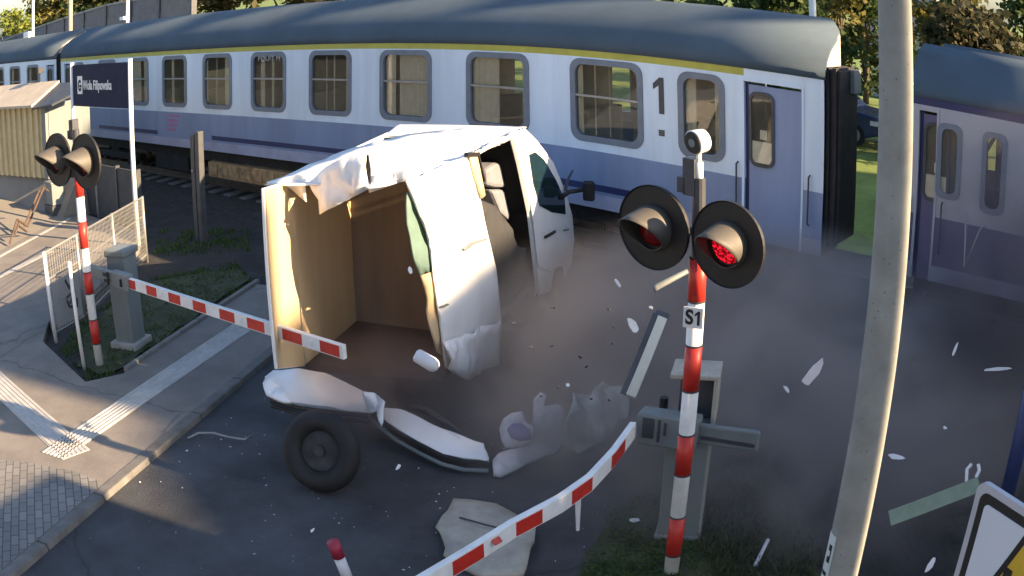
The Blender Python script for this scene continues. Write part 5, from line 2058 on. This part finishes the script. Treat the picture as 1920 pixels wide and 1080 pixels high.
def block(name, label, cat, sil, w0, w1, m, floors, bays):
    t = thing(name, label, cat, SH_ * w0 + PU * ((sil[0][0] + sil[-1][0]) / 2))
    ft = [PU * u + SH_ * w0 + Vector((0, 0, 0 if v is None else v + TE * w0)) for u, v in sil]
    mb = MB()
    mb.prism(ft, SH_ * (w1 - w0))
    mb.build('wall', m, t)
    u0, u1 = sil[0][0], sil[-1][0]
    top = min(p.z for p in ft if p.z > 0)
    for i in range(floors):
        for j in range(bays):
            c = PU * (u0 + (u1 - u0) * (j + .5) / bays) + SH_ * (w0 - .02) + Vector((0, 0, top * (i + .55) / floors))
            mb = MB()
            mb.obox(c, PU, (0, 0, 1), SH_, .42, .6, .03)
            f = mb.build('window', M_white, t)
            mb = MB()
            mb.obox(c - SH_ * .035, PU, (0, 0, 1), SH_, .35, .53, .006)
            mb.build('pane', M_vglass, f)
    return t


M_hcream = mat('cream_plaster', (.62, .54, .40), .9, .12, 1.5)
# pale unseen houses added behind the camera to brighten the coach window reflections
for k, (xa, xb, hh) in enumerate(((-34, -24, 6.5), (-22.5, -13, 7.5), (-11, -3, 6.0), (-1, 8, 7.0))):
    t = thing('terraced_house', ('long low cream house outside the frame behind the camera, farthest left', 'tallest cream house outside the frame behind the camera', 'lowest cream house outside the frame behind the camera', 'cream house outside the frame behind the camera, farthest right')[k], 'house', ((xa + xb) / 2, -18, 0), 'houses behind the camera')
    mb = MB()
    mb.box(xa, xb, -24, -18, 0, hh)
    mb.build('wall', M_hcream, t)
    mb = MB()
    mb.prism([(xa - .3, -24.4, hh), (xa - .3, -17.6, hh), (xa - .3, -21, hh + 2.4)], (xb - xa + .6, 0, 0))
    mb.build('roof', M_roofd, t)
    for i in range(4):
        for z in (1.6, 4.4):
            x = xa + (xb - xa) * (i + .5) / 4
            mb = MB()
            mb.box(x - .5, x + .5, -18, -17.95, z - .65, z + .65)
            f = mb.build('window', M_white, t)
            mb = MB()
            mb.box(x - .43, x + .43, -17.95, -17.93, z - .58, z + .58)
            mb.build('pane', M_vglass, f)

block('brick_hut', 'narrow brick keeper hut outside the frame to the right', 'hut', [(-3.74, None), (-3.74, 2.62), (-5.5, 2.55), (-5.5, None)], 8, 11, mat('hut_brick', (.28, .14, .10), .9, .3, 5), 2, 1)  # unseen block added to shade the pavement below the sun patch
block('apartment_block', 'tall stepped apartment block outside the frame beyond the track', 'building', [(-5.2, None), (-5.2, 1.70), (-5.57, 1.84), (-6.63, 2.40), (-7.07, 2.50), (-7.09, 4.2), (-7.62, 4.2), (-7.65, 2.95), (-8.45, 2.95), (-8.5, 2.60), (-13.05, 2.6), (-13.1, 4.6), (-14.3, 4.6), (-14.3, 6.0), (-15.6, 6.0), (-15.6, 7.5), (-17.0, 7.5), (-17.0, 9.0), (-18.5, 9.0), (-18.5, 10.6), (-20, 10.6), (-20, 12.2), (-22, 12.2), (-22, None)], 40, 47, M_house, 6, 4)  # unseen block added, outline stepped to shape the road and roof shadows

um = mx * PU.x + my * PU.y
block('brick_house', 'taller brick house outside the frame to the right of the hut', 'house', [(-1.0, None), (-1.0, 5.2), (um + .045, 5.0), (um + .045, None)], 6, 8.5, MATS['hut_brick'], 2, 1)  # unseen block added to narrow the sunlit strip on the mast

DUST = True
if DUST:
    dust('dust_cloud', (-4.1, 8.7, .20), (4.0, 3.5, 1.7), 4.2, (.43, .42, .435), 1)
    dust('dust_cloud', (-1.5, 9.6, 1.3), (1.6, 1.25, 2.4), 2.2, (.24, .225, .255), 4)
    dust('dust_cloud', (-5.4, 10.1, .25), (3.2, .9, 1.05), 3.2, (.38, .36, .37), 5)
    dust('dust_cloud', (-6.45, 5.35, .35), (.75, .6, .6), 1.6, (.16, .16, .18), 6)
    dust('dust_cloud', (-6.75, 6.15, .45), (1.1, .9, .75), 1.5, (.36, .31, .30), 3)
    dust('dust_cloud', (-5.1, 7.2, .35), (1.3, 1.3, .8), 1.6, (.6, .6, .6), 2)
